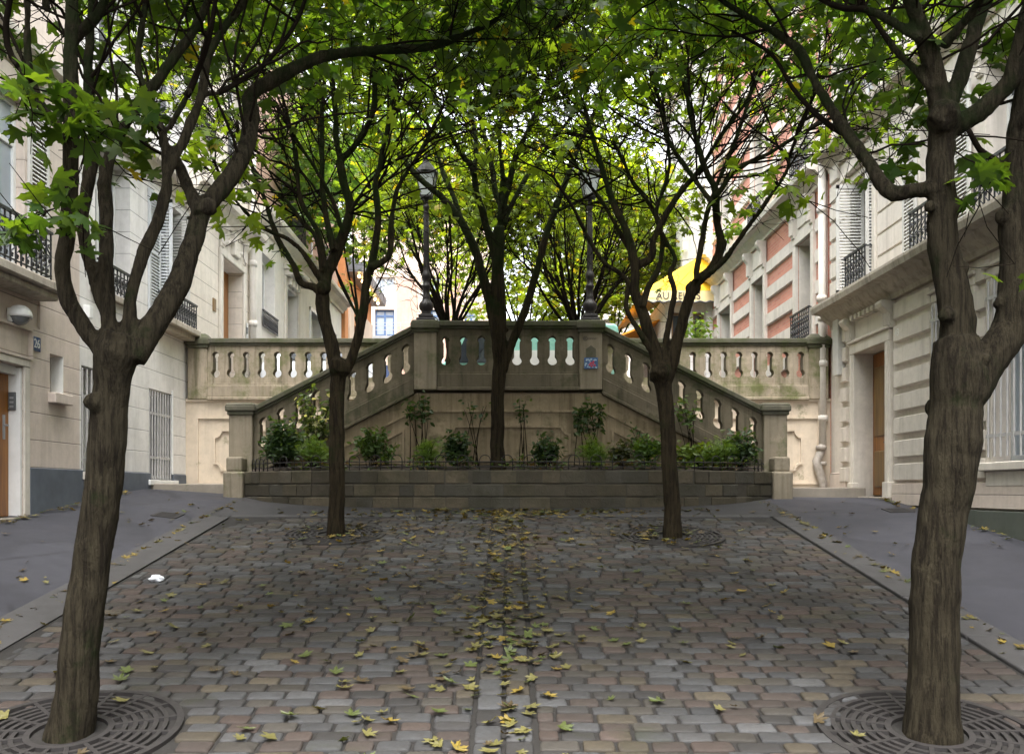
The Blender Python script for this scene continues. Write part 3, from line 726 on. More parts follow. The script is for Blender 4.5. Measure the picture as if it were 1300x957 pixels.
m = FB(sd); m.fbox(9.2, 10.65, 1.52, 1.545, 0, .05); m.fbox(9.2, 10.65, 1.86, 1.885, 0, .05); m.fbox(10.63, 10.65, 1.545, 1.86, 0, .05); m.build('lintel_frame', M['stone_a'], A)
window(A, sd, *w1[:4], out=-.16, mull=0, gm=M['glass'])
m = FB(sd); m.fbox(11.08, 11.53, 1.07, 1.2, -.01, .10); m.build('window_sill', M['stone_a'], A, bevel=.01)
m = FB(sd); m.fbox(11.455, 11.469, 1.2, 1.68, -.15, .0); m.build('window_jamb', M['white_paint'], A)
for w in (w2, w3, w4, w5): window(A, sd, *w[:4], out=-.1, trans=w[3] - .5, gm=M['glass_pale'])
for d0 in (9.2, 5.6): m = FB(sd); m.fbox(d0 - .35, d0 + 1.7, 2.33, 2.44, -.01, .33); m.fbox(d0 - .28, d0 + 1.63, 2.25, 2.332, -.01, .26); m.build('balcony_slab', M['stone_ledge'], A, bevel=.015)
for d0 in (9.2, 5.6): railing(A, sd, d0 - .2, d0 + 1.42, 2.46, 3.02, .27)
shutter(A, sd, 10.6, 11.05, 2.5, 4.45, .004); shutter(A, sd, 6.95, 7.4, 2.5, 4.45, .004)
m = FB(sd); cornice(m, dA0, dA1, 4.85, 5.12, .22); m.build('cornice', M['stone_trim'], A)
m = FB(sd); cornice(m, dA0, dA1, 8.1, 8.6, .4); m.build('cornice', M['stone_trim'], A)
# gas/vent box
m = FB(sd); m.fbox(12.0, 12.1, 2.28, 2.45, 0, .09); JB = m
# --- left house B, whiter
B = thing('house', 'white stone house at the left, between the beige house and the stair wall', 'house', (-XF, 14, -.3))
g1 = (11.95, 12.45, .24, 1.65, .2); JB.build('junction_box', M['plastic_white'], B, bevel=.008); g2 = (14.2, 15.15, .16, 1.6, .22); b1 = (12.35, 13.5, 2.78, 4.75, .30); b2 = (14.62, 15.62, 2.78, 4.75, .26); b3 = (12.35, 13.5, 6.0, 8.0, .28); b4 = (14.62, 15.62, 6.0, 8.0, .28)
m = FB(sd); m.wall(11.902, 15.98, -1.0, 9.0, [g1, g2, b1, b2, b3, b4]); m.build('wall', M['stone_b'], B)
for a, b in ((11.905, 11.95), (12.45, 14.2), (15.15, 15.75)): m = FB(sd); m.bands(a, b, [(-1, .27)], [], -.01, .035); m.build('plinth', M['plinth'], B)
for w in (b1, b2, b3, b4): window(B, sd, *w[:4], out=-.22, trans=w[3] - .45)
window(B, sd, *g1[:4], out=-.18, mull=0); window(B, sd, *g2[:4], out=-.2, mull=1, gm=M['glass'])
bars(B, sd, 14.25, 15.13, .18, 1.58, -.012, 9, M['bar_paint'], .015, (.52, 1.22)); bars(B, sd, 12.0, 12.4, .2, 1.62, -.012, 4, M['bar_paint'], .014, (.4, 1.25))
m = FB(sd); m.fbox(15.15, 15.2, .10, 1.66, -.05, .02); m.fbox(14.1, 15.3, .08, .16, -.2, .07); m.build('window_sill', M['white_paint'], B, bevel=.006)
m = FB(sd); m.fbox(11.92, 12.52, .14, .24, -.2, .06); m.build('window_sill', M['stone_trim'], B, bevel=.006)
railing(B, sd, 12.4, 13.45, 2.80, 3.18, .03, False); railing(B, sd, 14.5, 15.72, 2.78, 3.2, .22)
m = FB(sd)
m.fbox(14.42, 15.8, 2.66, 2.76, -.01, .28); m.fbox(14.5, 15.74, 2.58, 2.662, -.01, .2); m.build('balcony_slab', M['stone_ledge'], B, bevel=.012); m = FB(sd); m.fbox(12.2, 13.6, 2.68, 2.775, -.01, .06); m.build('balcony_slab', M['stone_ledge'], B, bevel=.012)
shutter(B, sd, 14.15, 14.6, 2.8, 4.72, .004, 'shutter_grey'); shutter_reveal(B, sd, 15.56, 2.8, 4.7, -.2, .16, 'shutter'); shutter_reveal(B, sd, 14.64, 2.8, 4.7, -.2, .2, 'shutter_grey')
m = FB(sd); cornice(m, 11.91, 15.98, 4.92, 5.2, .26); m.build('cornice', M['stone_trim'], B)
m = FB(sd); cornice(m, 11.91, 15.98, 8.5, 9.0, .4); m.build('cornice', M['stone_trim'], B)
# --- left house C on the upper street
C_ = thing('house', 'pale stone house on the upper left with carved door surround and orange door', 'house', (-XF, 18, 1.65))
c1 = (17.75, 19.15, 1.5, 4.58, .34); c2 = (16.3, 17.2, 6.4, 8.6, .25); c3 = (18.2, 19.2, 6.4, 8.6, .25)
m = FB(sd); m.wall(15.99, 20.05, 1.2, 9.8, [c1, c2, c3]); m.build('wall', M['stone_c'], C_)
m = FB(sd); m.fbox(17.6, 17.75, 1.6, 4.62, 0, .06); m.fbox(19.15, 19.3, 1.6, 4.62, 0, .06); m.fbox(17.6, 19.3, 4.58, 4.72, 0, .07)
m.fbox(17.62, 19.28, 4.72, 5.2, 0, .03)
for dd in (17.62, 19.1): console(m, dd, dd + .2, 4.75, 5.2, 0, .16)
m.fbox(18.3, 18.6, 4.75, 5.2, 0, .12)
for k in range(5): m.lathe([(.06, -.05), (.09, 0), (.06, .05)], m.p(18.0 + .22 * k, 4.9 + .1 * math.sin(k * 1.6), .05), 8)
m.build('door_surround', M['stone_trim'], C_, bevel=.012)
m = FB(sd); cornice(m, 15.99, 20.05, 5.22, 5.58, .33); m.build('cornice', M['stone_trim'], C_)
m = FB(sd); cornice(m, 15.99, 20.05, 9.3, 9.8, .4); m.build('cornice', M['stone_trim'], C_)
m = FB(sd); m.fbox(17.76, 19.14, 1.6, 4.55, -.34, -.28); dr = m.build('door', M['wood_door'], C_)
m = FB(sd)
for a, b in ((17.9, 18.35), (18.5, 19.0)): m.fbox(a, b, 2.8, 4.2, -.281, -.26)
m.build('door_panel', M['wood_door'], dr, bevel=.02)
for w in (c2, c3): window(C_, sd, *w[:4], out=-.2, trans=w[3] - .5); 
railing(C_, sd, 16.25, 17.25, 6.42, 7.0, .06, False); railing(C_, sd, 18.15, 19.25, 6.42, 7.0, .06, False)
m = FB(sd); m.fbox(17.25, 17.42, 3.42, 3.66, 0, .02); m.build('wall_plaque', M['wood_brown'], C_)
m = FB(sd); m.tube([m.p(19.62, 9.6, .1), m.p(19.62, 5.7, .1), m.p(19.62, 5.0, .1), m.p(19.62, 1.5, .1)], .075, 10)
for z in (2.2, 3.6, 4.9): m.lathe([(.095, -.06), (.10, 0), (.095, .06)], m.p(19.62, z, .1), 10)
m.build('drainpipe', M['pipe'], C_, smooth=True)
# --- left house D
D_ = thing('house', 'smooth white rendered house on the upper left with a hooded doorway and pink upper storey', 'house', (-XF, 25, 1.9))
d1 = (20.75, 21.85, 3.95, 5.45, .3); d2 = (22.95, 24.15, 1.7, 5.15, .35); d3 = (25.75, 27.2, 3.0, 5.1, .3); d4 = (28.6, 29.8, 3.6, 5.1, .3); u1 = (22.9, 24.2, 6.75, 9.0, .25); u2 = (26.4, 27.8, 6.75, 9.0, .25)
m = FB(sd); m.wall(20.06, 30.6, 1.3, 6.1, [d1, d2, d3, d4]); m.build('wall', M['render_d'], D_)
m = FB(sd); m.wall(20.06, 30.6, 6.3, 11.0, [u1, u2], out=-.12); m.build('upper_wall', M['render_pink'], D_)
m = FB(sd); cornice(m, 20.06, 30.6, 5.95, 6.3, .38); m.build('cornice', M['stone_trim'], D_)
m = FB(sd); cornice(m, 20.06, 30.6, 10.5, 11.0, .3, -.1); m.build('cornice', M['stone_trim'], D_)
m = FB(sd); m.fbox(22.7, 24.4, 5.55, 5.7, 0, .3); m.fbox(22.75, 24.35, 5.4, 5.552, 0, .22); m.fbox(22.75, 22.95, 1.7, 5.4, 0, .05); m.fbox(24.15, 24.35, 1.7, 5.4, 0, .05)
for k in range(4): m.fbox(22.98 + .3 * k, 23.1 + .3 * k, 5.2, 5.4, 0, .14)
m.build('door_hood', M['stone_trim'], D_, bevel=.012)
m = FB(sd); m.fbox(22.96, 24.14, 1.75, 5.1, -.35, -.3); m.build('door', M['wood_brown'], D_)
for w in (d1, d3, d4): window(D_, sd, *w[:4], out=-.24)
for w in (u1, u2): window(D_, sd, *w[:4], out=-.36, trans=w[3] - .5)
m = FB(sd); m.fbox(25.66, 25.75, 3, 5.2, 0, .04); m.fbox(27.2, 27.3, 3, 5.2, 0, .04); m.fbox(25.66, 27.3, 5.1, 5.2, 0, .05); m.build('window_surround', M['white_paint'], D_)
railing(D_, sd, 20.65, 21.95, 3.72, 4.12, .05, False); railing(D_, sd, 22.8, 24.3, 6.4, 7.25, .2, True, False); railing(D_, sd, 26.3, 27.9, 6.4, 7.25, .2, True, False)
# --- left house E, orange
E_ = thing('house', 'orange rendered house with lit eave at the far upper left', 'house', (-XF, 33, 2.2))
e1 = (32.2, 33.6, 2.0, 5.9, .35)
m = FB(sd); m.wall(30.61, 36.5, 1.5, 8.2, [e1], out=.12); m.build('wall', M['render_orange'], E_)
m = FB(sd)
for a, b in ((31.2, 32.1), (33.8, 36.4)): m.fbox(a, b, 2, 6.6, .12, .18)
m.build('pale_panel', M['far_cream'], E_)
m = FB(sd); m.fbox(32.15, 33.65, 2.0, 5.9, -.2, -.15); m.build('door', M['wood_brown'], E_)
m = FB(sd); m.prism([m.p(30.9, 7.45, -.1), m.p(30.9, 7.45, .65), m.p(30.9, 7.7, .7), m.p(30.9, 8.9, -1.5), m.p(30.9, 8.9, -3)], (0, 5.9, 0)); m.build('roof', M['zinc'], E_)
m = FB(sd); m.prism([m.p(31.0, 7.72, .705), m.p(36.7, 7.72, .705), m.p(36.7, 8.25, -.28), m.p(31.0, 8.25, -.28)], (0, 0, .03)); m.build('skylight', M['glass_pale'], E_)
for k in range(7): m = FB(sd); m.lathe([(.01, -.06), (.05, -.03), (.05, .02), (.02, .06)], m.p(31.2 + .75 * k, 7.36, .5), 8); m.build('eave_lamp', M['lamp_glow'], E_)
# --- far frontal block F
Fb = thing('apartment_building', 'far cream and orange building closing the street behind the left lamp post', 'building', (-3.5, 41, 2.4))
m = MB()
def front_wall(m, x0, x1, y, z0, z1, opens, rev=.25, depth=6):
    xs = sorted({x0, x1, *[q for o in opens for q in o[:2]]}); zs = sorted({z0, z1, *[q for o in opens for q in o[2:4]]})
    for a, b in zip(xs, xs[1:]):
        for c, e in zip(zs, zs[1:]):
            if any(o[0] < (a + b) / 2 < o[1] and o[2] < (c + e) / 2 < o[3] for o in opens): continue
            m.add([(a, y, c), (b, y, c), (b, y, e), (a, y, e)], [(0, 1, 2, 3)])
    for a, b, c, e in [o[:4] for o in opens]:
        q = y + rev; m.add([(a, y, c), (a, y, e), (a, q, e), (a, q, c)], [(0, 1, 2, 3)]); m.add([(b, y, c), (b, y, e), (b, q, e), (b, q, c)], [(3, 2, 1, 0)]); m.add([(a, y, e), (b, y, e), (b, q, e), (a, q, e)], [(0, 1, 2, 3)]); m.add([(a, y, c), (b, y, c), (b, q, c), (a, q, c)], [(3, 2, 1, 0)])
    q = y + depth; m.add([(x0, y, z0), (x0, y, z1), (x0, q, z1), (x0, q, z0), (x1, y, z0), (x1, y, z1), (x1, q, z1), (x1, q, z0)], [(0, 1, 2, 3), (7, 6, 5, 4), (1, 5, 6, 2), (3, 2, 6, 7)])
def fwin(root, x0, x1, z0, z1, y, fm, gm, mull=1, tr=None):
    m = MB(); w = .07
    for a, b, c, e in ((x0, x0 + w, z0, z1), (x1 - w, x1, z0, z1), (x0 + w, x1 - w, z1 - w, z1), (x0 + w, x1 - w, z0, z0 + w)): m.box(a, b, y, y + .06, c, e)
    for k in range(mull): c = x0 + (x1 - x0) * (k + 1) / (mull + 1); m.box(c - .04, c + .04, y + .003, y + .055, z0 + w, z1 - w)
    if tr: m.box(x0 + w, x1 - w, y + .004, y + .054, tr - .04, tr + .04)
    f = m.build('window', fm, root); m = MB(); m.box(x0 + .01, x1 - .01, y + .03, y + .04, z0 + .01, z1 - .01); m.build('pane', gm, f)
S = 41 / F; X_ = lambda px: (px - CX) * S; Z_ = lambda py: (CY - py) * S
wins = [(X_(476), X_(500.5), Z_(426), Z_(393)), (X_(477), X_(501), Z_(386), Z_(352)), (X_(535), X_(560), Z_(426), Z_(393)), (X_(535), X_(560), Z_(386), Z_(352)), (X_(590), X_(606), Z_(426), Z_(393))]
front_wall(m, X_(446), X_(622), 41, 1.5, 15, wins); m.build('wall', M['far_cream'], Fb)
m = MB(); m.box(X_(504), X_(530), 40.97, 41.01, 2.2, Z_(352)); m.box(X_(564), X_(586), 40.97, 41.01, 2.2, Z_(352)); m.build('brick_panel', M['render_pink'], Fb)
for i, w in enumerate(wins): fwin(Fb, *w, 41.12, M['blue_frame'] if i in (0, 2, 4) else M['white_paint'], M['glass_pale'], 1, w[3] - .28 if i in (0, 2, 4) else None)
m = MB()
for z in (Z_(412), Z_(416), Z_(421)): m.box(X_(455), X_(530), 40.6, 40.63, z, z + .03)
for px in (455, 475, 492, 510, 530): m.box(X_(px) - .02, X_(px) + .02, 40.59, 40.64, Z_(428), Z_(411))
m.box(X_(455), X_(530), 40.58, 41, Z_(432), Z_(428)); m.build('railing', M['metal_grey'], Fb)

# --- right house G, grey banded stone
sd = 1
G = thing('house', 'grey banded stone house at the right front with door number 43', 'house', (XF, 12, -.4))
gd = (13.38, 14.60, -.10, 2.19, .26); gw1 = (10.95, 11.83, .32, 2.45, .22); gw2 = (9.35, 10.45, .32, 2.45, .22); gw3 = (5.4, 6.5, .32, 2.45, .22); gw0 = (7.4, 8.5, .32, 2.45, .22)
U = [(13.92, 14.78, 3.15, 4.98, .26), (11.35, 12.3, 3.15, 4.98, .26), (9.55, 10.6, 3.15, 4.98, .26), (6.3, 7.4, 3.15, 4.98, .26)]; U2 = [(a, b, 6.2, 8.1, .26) for a, b, *_ in U]
vent = (10.97, 11.13, -.30, -.1, .2)
m = FB(sd); m.wall(-7.0, 15.78, -2.2, 8.9, [gd, gw1, gw2, gw3, gw0, vent] + U + U2); zz = []
z = .09
while z < 2.6: zz.append((z + .035, z + .297)); z += .332
frm = [(a - .14, b + .14, c - .05, e + .14) for a, b, c, e, *_ in (gd, gw1, gw2, gw3, gw0)]
m.bands(-7.0, 15.22, zz, frm + [(13.1, 14.95, -1, 3)], -.005, .06, .022)
z = 3.2; zu = []
while z < 4.8: zu.append((z + .012, z + .318)); z += .33
frU = [(a - .16, b + .16, 3, 5.2) for a, b, *_ in U]
m.bands(-7.0, 15.4, zu, frU, -.005, .022, .01)
m.build('wall', M['stone_g'], G)
m = FB(sd); m.bands(-7.0, 13.12, [(-.22, .10)], [(10.97, 11.13, -1, 0)], -.005, .07); m.build('plinth', M['stone_a'], G)
m = FB(sd); m.bands(15.0, 15.7, [(-.3, .3)], [], -.005, .05); m.build('plinth', M['stone_a'], G)
m = FB(sd); m.bands(-7.0, 11.6, [(-2, -.23)], [], -.005, .10); m.build('basement_wall', M['concrete_dark'], G)
m = FB(sd); m.fbox(10.97, 11.13, -.3, -.1, -.2, -.15); m.build('vent', M['dark_hole'], G)
m = FB(sd)
for a, b in ((13.22, 13.38), (14.60, 14.76)): m.fbox(a, b, -.2, 2.19, -.01, .065); m.fbox(a + .03, b - .03, -.2, 2.18, .06, .085); m.fbox(a - .02, b + .02, -.22, .12, -.01, .10)
m.fbox(13.22, 14.76, 2.19, 2.36, -.01, .075); m.fbox(13.19, 14.79, 2.36, 2.40, -.01, .11); m.fbox(13.36, 14.62, 2.42, 2.74, -.01, .03)
for a in (13.14, 14.62): console(m, a, a + .2, 2.36, 2.76, 0, .22)
for k in range(7): m.fbox(13.44 + .165 * k, 13.53 + .165 * k, 2.70, 2.78, 0, .16)
m.build('door_surround', M['stone_trim'], G, bevel=.008)
m = FB(sd); m.fbox(13.39, 14.59, -.08, 2.17, -.30, -.25); dr = m.build('door', M['wood_door'], G)
m = FB(sd)
for a, b in ((13.48, 13.93), (14.05, 14.5)):
    for c, e in ((.05, .62), (.85, 1.95)): m.fbox(a, b, c, e, -.251, -.228)
m.build('door_panel', M['wood_brown'], dr, bevel=.018)
m = FB(sd); m.tube([m.p(13.99, .74, -.25), m.p(13.99, .74, -.18), m.p(13.87, .74, -.18)], .014, 6); m.build('handle', M['iron'], dr)
m = FB(sd); m.fbox(13.16, 14.82, -.25, -.10, -.3, .14); m.build('door_step', M['step'], G, bevel=.01)
for w in (gw1, gw2, gw3, gw0):
    m = FB(sd); a, b, c, e = w[:4]
    for q in ((a - .12, a, c, e), (b, b + .12, c, e), (a - .12, b + .12, e, e + .12)): m.fbox(*q, -.01, .06)
    m.fbox(a - .16, b + .16, e + .12, e + .17, -.01, .10); m.build('window_surround', M['stone_trim'], G, bevel=.012)
    m = FB(sd); m.fbox(a - .18, b + .18, c - .1, c, -.2, .13); m.fbox(a - .1, b + .1, c - .28, c - .1, -.01, .075); m.build('window_sill', M['stone_trim'], G, bevel=.012)
    window(G, sd, a, b, c, e, out=-.17, fm=M['shutter_grey'], gm=M['glass_pale'])
    bars(G, sd, a + .02, b - .02, c + .06, e - .05, .10, 9, M['bar_paint'], .012, (c + .3, e - .25))
m = FB(sd); cornice(m, -7.0, 15.62, 2.76, 3.13, .42); m.build('cornice', M['stone_ledge'], G)
m = FB(sd); cornice(m, -7.0, 15.78, 5.5, 5.8, .3); m.build('cornice', M['stone_ledge'], G)
m = FB(sd); cornice(m, -7.0, 15.78, 8.4, 8.9, .4); m.build('cornice', M['stone_ledge'], G)
for i, w in enumerate(U + U2):
    a, b, c, e = w[:4]; window(G, sd, a, b, c, e, out=-.2, trans=e - .45, gm=M['glass'], curtain=i in (1, 4))
    m = FB(sd)
    for q in ((a - .13, a, c, e), (b, b + .13, c, e), (a - .13, b + .13, e, e + .14)): m.fbox(*q, -.01, .05)
    if i < 4: m.fbox(a - .2, b + .2, e + .14, e + .2, -.01, .14); console(m, a - .14, a - .02, e - .12, e + .14, .05, .1); console(m, b + .02, b + .14, e - .12, e + .14, .05, .1)
    m.build('window_surround', M['stone_trim'], G, bevel=.01)
    railing(G, sd, a - .03, b + .03, c + .01, c + .62, .16)
shutter_reveal(G, sd, 14.70, 3.18, 4.95, -.15, .30); shutter_reveal(G, sd, 13.95, 3.18, 4.95, -.15, .12)
for a in (12.34, 10.9): shutter(G, sd, a, a + .4, 3.2, 4.95, .055)
m = FB(sd)
for k, z in enumerate(np.arange(3.3, 5.4, .33)): m.fbox(15.35, 15.7, z, z + .27, 0, .06)
m.build('quoin', M['stone_trim'], G, bevel=.01)
m = FB(sd); m.tube([m.p(15.86, 8.7, .13), m.p(15.86, 3.2, .13), m.p(15.80, 2.9, .15), m.p(15.80, .75, .15)], .068, 12)
for z in (3.35, 3.0, 2.2, 4.9, 1.25): m.lathe([(.084, -.05), (.09, 0), (.084, .05)], m.p(15.80 if z < 3.2 else 15.86, z, .14), 12)
m.build('drainpipe', M['pipe'], G, smooth=True)
m = FB(sd); m.tube([m.p(15.80, .78, .15), m.p(15.78, .62, .2), m.p(15.74, .50, .27), m.p(15.72, .36, .24), m.p(15.72, .1, .16), m.p(15.72, -.05, .16)], .072, 12)
for z in (.74, .46): m.lathe([(.09, -.035), (.095, 0), (.09, .035)], m.p(15.77, z, .18), 12)
m.build('drain_elbow', M['pipe_iron'], G, smooth=True)
m = FB(sd); m.fbox(15.12, 15.36, 1.92, 2.92, .0, .13); tag(m.build('meter_box', M['shutter'], bevel=.01), 'tall pale grey box high on the wall between drainpipe and door 43', 'box')
# --- right house H, brick and stone
H = thing('house', 'pink brick house with pale stone bands on the upper right', 'house', (XF, 20, 1.7))
h = [(16.68, 17.58, 2.75, 4.74, .34), (19.8, 20.75, 1.8, 4.7, .34), (22.72, 24.0, 1.8, 4.67, .34)]; hu = [(16.7, 17.6, 5.85, 8.1, .28), (19.8, 20.7, 5.85, 8.1, .28), (22.9, 23.9, 5.85, 8.1, .28)]
m = FB(sd); m.wall(15.79, 24.9, -.6, 12.6, h + hu); m.build('wall', M['brick'], H)
m = FB(sd); zz = [(1.3 + .56 * k, 1.3 + .56 * k + .27) for k in range(8)]; zz = [q for q in zz if q[1] < 5.4]; fr = [(a - .2, b + .2, c - .1, 5.46) for a, b, c, *_ in h]
m.bands(16.06, 24.89, zz, fr, -.004, .05, .02); m.bands(16.06, 24.89, [(5.78 + .62 * k + .32, 5.78 + .62 * k + .60) for k in range(10)], [(a - .2, b + .2, 5.5, 8.3) for a, b, *_ in hu], -.004, .05, .02); m.bands(15.95, 16.06, [(1.3, 12.4)], [], -.004, .06); m.build('stone_band', M['stone_g'], H)
m = FB(sd); cornice(m, 15.95, 24.95, 5.44, 5.76, .38); m.build('cornice', M['stone_trim'], H)
m = FB(sd); cornice(m, 15.8, 24.95, 12.0, 12.6, .4); m.build('cornice', M['stone_trim'], H)
for w in h + hu:
    a, b, c, e = w[:4]; lo = w in h; m = FB(sd)
    for q in ((a - .14, a, c, e), (b, b + .14, c, e), (a - .14, b + .14, e, e + .16)): m.fbox(*q, -.01, .07)
    m.fbox(b - .013, b - .001, c, e, -.27, -.01); m.fbox(a + .001, a + .013, c, e, -.27, -.01); m.fbox(a + .013, b - .013, e - .013, e - .001, -.27, -.01)
    if lo:
        m.fbox(a - .02, b + .02, e + .16, 5.40, -.01, .03); m.fbox(a + .12, b - .12, e + .28, 5.32, .02, .06)
        for q in (a - .14, b): console(m, q, q + .15, e + .14, 5.42, .03, .2)
    m.build('window_surround', M['stone_trim'], H, bevel=.01); window(H, sd, a, b, c, e, out=-.28, trans=e - .5)
railing(H, sd, 16.6, 17.66, 2.76, 3.38, .12); [railing(H, sd, a - .06, b + .06, c + .0, c + .62, .14) for a, b, c, *_ in hu]
# --- restaurant with the yellow awning
Rb = thing('restaurant', 'small restaurant with yellow awning on the upper right street', 'restaurant', (4.8, 27, 2.0))
m = MB(); front_wall(m, 4.35, 8.0, 24.96, 1.5, 5.35, [(4.5, 4.95, 1.9, 4.9), (5.1, 5.42, 1.9, 4.9)], depth=6.5); m.build('wall', M['stone_c'], Rb)
for a, b in ((4.5, 4.95), (5.1, 5.42)): fwin(Rb, a, b, 1.9, 4.9, 25.1, M['wood_brown'], M['glass'], 0)
m = MB(); m.box(5.44, 5.62, 24.86, 24.955, 1.5, 5.3); m.box(4.97, 5.08, 24.88, 24.955, 1.5, 5.3); m.build('pilaster', M['stone_b'], Rb, bevel=.01)
m = MB(); yA = 24.4
def aw(px, py, d): return tuple(P(px, py, d))
f0, f1 = aw(816, 369, yA), aw(908, 369, yA); t0, t1 = aw(893, 322, 25.6), aw(910, 318, 25.6); b0 = (f0[0], 31.5, f0[2]); bt = (t0[0], 31.5, t0[2])
mid = ((f0[0] * .45 + t0[0] * .55) - .06, (yA * .45 + 25.6 * .55), f0[2] * .40 + t0[2] * .60 - .02)
V = [f0, f1, t1, t0, b0, bt]; m.add(V, [(0, 1, 2, 3), (0, 3, 5, 4)]); lo = [(v[0], v[1] + .02, v[2] - .03) for v in V]; m.add(lo, [(3, 2, 1, 0), (4, 5, 3, 0)])
for k in range(1, 5):
    t = k / 5; a = np.array(f0) * (1 - t) + np.array(f1) * t; b = np.array(t0) * (1 - t) + np.array(t1) * t; m.tube([a + (0, -.012, .004), b + (0, -.012, .004)], .012, 4)
an = m.build('awning', M['canvas_y'], Rb)
m = MB(); n = 40; zt = f0[2]; vs = []
for i in range(n + 1):
    t = i / n; x = f0[0] + (f1[0] - f0[0]) * t; dz = .30 + .018 * math.cos(t * 2 * math.pi * 7); vs += [(x, yA, zt), (x, yA - .01, zt - dz)]
for i in range(n + 1):
    t = i / n; x = f0[0] + (f1[0] - f0[0]) * t; dz = .30 + .018 * math.cos(t * 2 * math.pi * 7); vs += [(x, yA + .015, zt), (x, yA + .005, zt - dz)]
q = 2 * (n + 1); m.add(vs, [(2 * i, 2 * i + 1, 2 * i + 3, 2 * i + 2) for i in range(n)] + [(q + 2 * i, q + 2 * i + 2, q + 2 * i + 3, q + 2 * i + 1) for i in range(n)]); m.build('valance', M['canvas_c'], an)
m = MB(); pts = [(f0[0] + (f1[0] - f0[0]) * t, yA - .012, zt - .30 - .018 * math.cos(t * 2 * math.pi * 7)) for t in np.linspace(0, 1, 60)]; m.tube(pts, .022, 4); m.build('trim', M['zinc'], an)
m = MB(); add_text(m, "AU RELAIS", .265, ((f0[0] + f1[0]) / 2 - .02, yA - .018, zt - .15), (1, 0, 0), (0, 0, 1), .003, .98); m.build('lettering', M['letter'], an)
m = MB(); z1, z2 = 4.9, 4.25; m.add([(4.35, 26, z1), (2.7, 26, z2), (2.7, 31, z2), (4.35, 31, z1), (4.35, 26, z1 - .04), (2.7, 26, z2 - .04), (2.7, 31, z2 - .04), (4.35, 31, z1 - .04)], [(0, 1, 2, 3), (7, 6, 5, 4), (0, 4, 5, 1), (1, 5, 6, 2)]); an2 = m.build('lower_awning', M['canvas_o'], Rb)
m = MB()
for k in range(9): y = 26 + .55 * k; m.add([(4.34, y, z1 + .006), (2.69, y, z2 + .006), (2.69, y + .27, z2 + .006), (4.34, y + .27, z1 + .006)], [(0, 1, 2, 3)])
m.box(2.67, 2.7, 26, 31, z2 - .28, z2 - .03); m.build('stripe', M['canvas_c'], an2)
m = MB(); m.lathe([(.02, .1), (.06, .06), (.06, -.06), (.02, -.1)], (4.1, 24.85, 4.05), 8); m.build('wall_lantern', M['lamp_glow'], Rb)
Rs = thing('apartment_building', 'tall white building rising behind the yellow awning', 'building', (XF, 29, 2))
ww = [(26 + 2.2 * k, 27.1 + 2.2 * k, z, z + 1.9, .25) for k in range(3) for z in (6.9, 9.8)]
m = FB(1); m.wall(24.96, 33, 5.4, 13.5, ww, out=-.02); m.build('wall', M['stone_b'], Rs)
m = FB(1); cornice(m, 24.96, 33, 6.3, 6.6, .3); m.build('cornice', M['stone_trim'], Rs)
m = FB(1); cornice(m, 24.96, 33, 13, 13.5, .4); m.build('cornice', M['stone_trim'], Rs)
for w in ww: window(Rs, 1, *w[:4], out=-.2, trans=w[3] - .5)
Jb = thing('apartment_building', 'far pale stone building with arched carving left of the yellow awning', 'building', (7, 46, 2.4))
S = 46 / F; wj = [(X_(p), X_(p + 12), 3.0, 6.6) for p in (778, 800, 822)] + [(X_(p), X_(p + 12), 9.8, 12.4) for p in (778, 800, 822, 846, 870)]
m = MB(); front_wall(m, X_(768), X_(900), 46, 1.5, 16, wj); m.box(X_(766), X_(902), 45.7, 46, 8.6, 9.0)
m.build('wall', M['stone_c'], Jb)
for w in wj: fwin(Jb, *w, 46.15, M['white_paint'], M['glass_pale'], 1)
m = MB()
for p in (784, 806, 828): m.tube([(X_(p) + 1.0 * .45 * math.cos(a) * 1.1, 45.95, 6.7 + .8 * math.sin(a)) for a in np.linspace(0, math.pi, 10)], .1, 6)
m.build('arch_moulding', M['stone_trim'], Jb)

# --- small wall things
m = FB(-1); d, z = 10.28, 1.98
m.lathe([(.0, -.001), (.06, 0)], (0, 0, 0), 4); m.v = []; m.f = []
def ell(m, c, rx, ry, rz, lo=0, hi=math.pi, n=14, k=8):
    vs = []
    for i in range(k + 1):
        a = lo + (hi - lo) * i / k
        for j in range(n): b = 2 * math.pi * j / n; vs.append((c[0] + rx * math.sin(a) * math.cos(b), c[1] + ry * math.sin(a) * math.sin(b), c[2] + rz * math.cos(a)))
    m.add(vs, [(i * n + j, (i + 1) * n + j, (i + 1) * n + (j + 1) % n, i * n + (j + 1) % n) for i in range(k) for j in range(n)] + [tuple(range(n)), tuple(range((k + 1) * n - 1, k * n - 1, -1))])
r = thing('wall_lamp', 'white bulkhead lamp with grey lens on the wall above the orange door', 'wall lamp', (-XF + .1, d, z - .12))
m = MB(); ell(m, (-XF + .09, d, z), .13, .135, .12, 0, 1.75); m.box(-XF, -XF + .05, d - .1, d + .1, z - .08, z + .07); m.build('housing', M['plastic_white'], r, smooth=True)
m = MB(); ell(m, (-XF + .085, d, z), .115, .12, .11, 1.7, 3.1); m.build('lens', M['grey_lens'], r, smooth=True)
for s, d, z, t, lab in ((-1, 10.80, 1.74, '26', 'small blue enamel number plate on the beige wall left of the small window'), (1, 12.98, 2.25, '43', 'blue enamel plate reading 43 beside the door at the right')):
    x = s * (XF - .002 - (.045 if s > 0 else 0)); r = thing('house_number_plate', lab, 'number plate', (x, d, z - .09))
    m = MB(); m.box(x - s * .012, x, d - .09, d + .09, z - .085, z + .085); m.build('plate', M['plate_blue'], r, bevel=.004)
    m = MB(); add_text(m, t, .15, (x - s * .0125, d, z), (0, -s, 0), (0, 0, 1), .002, .95); m.build('digits', M['plate_white'], r)
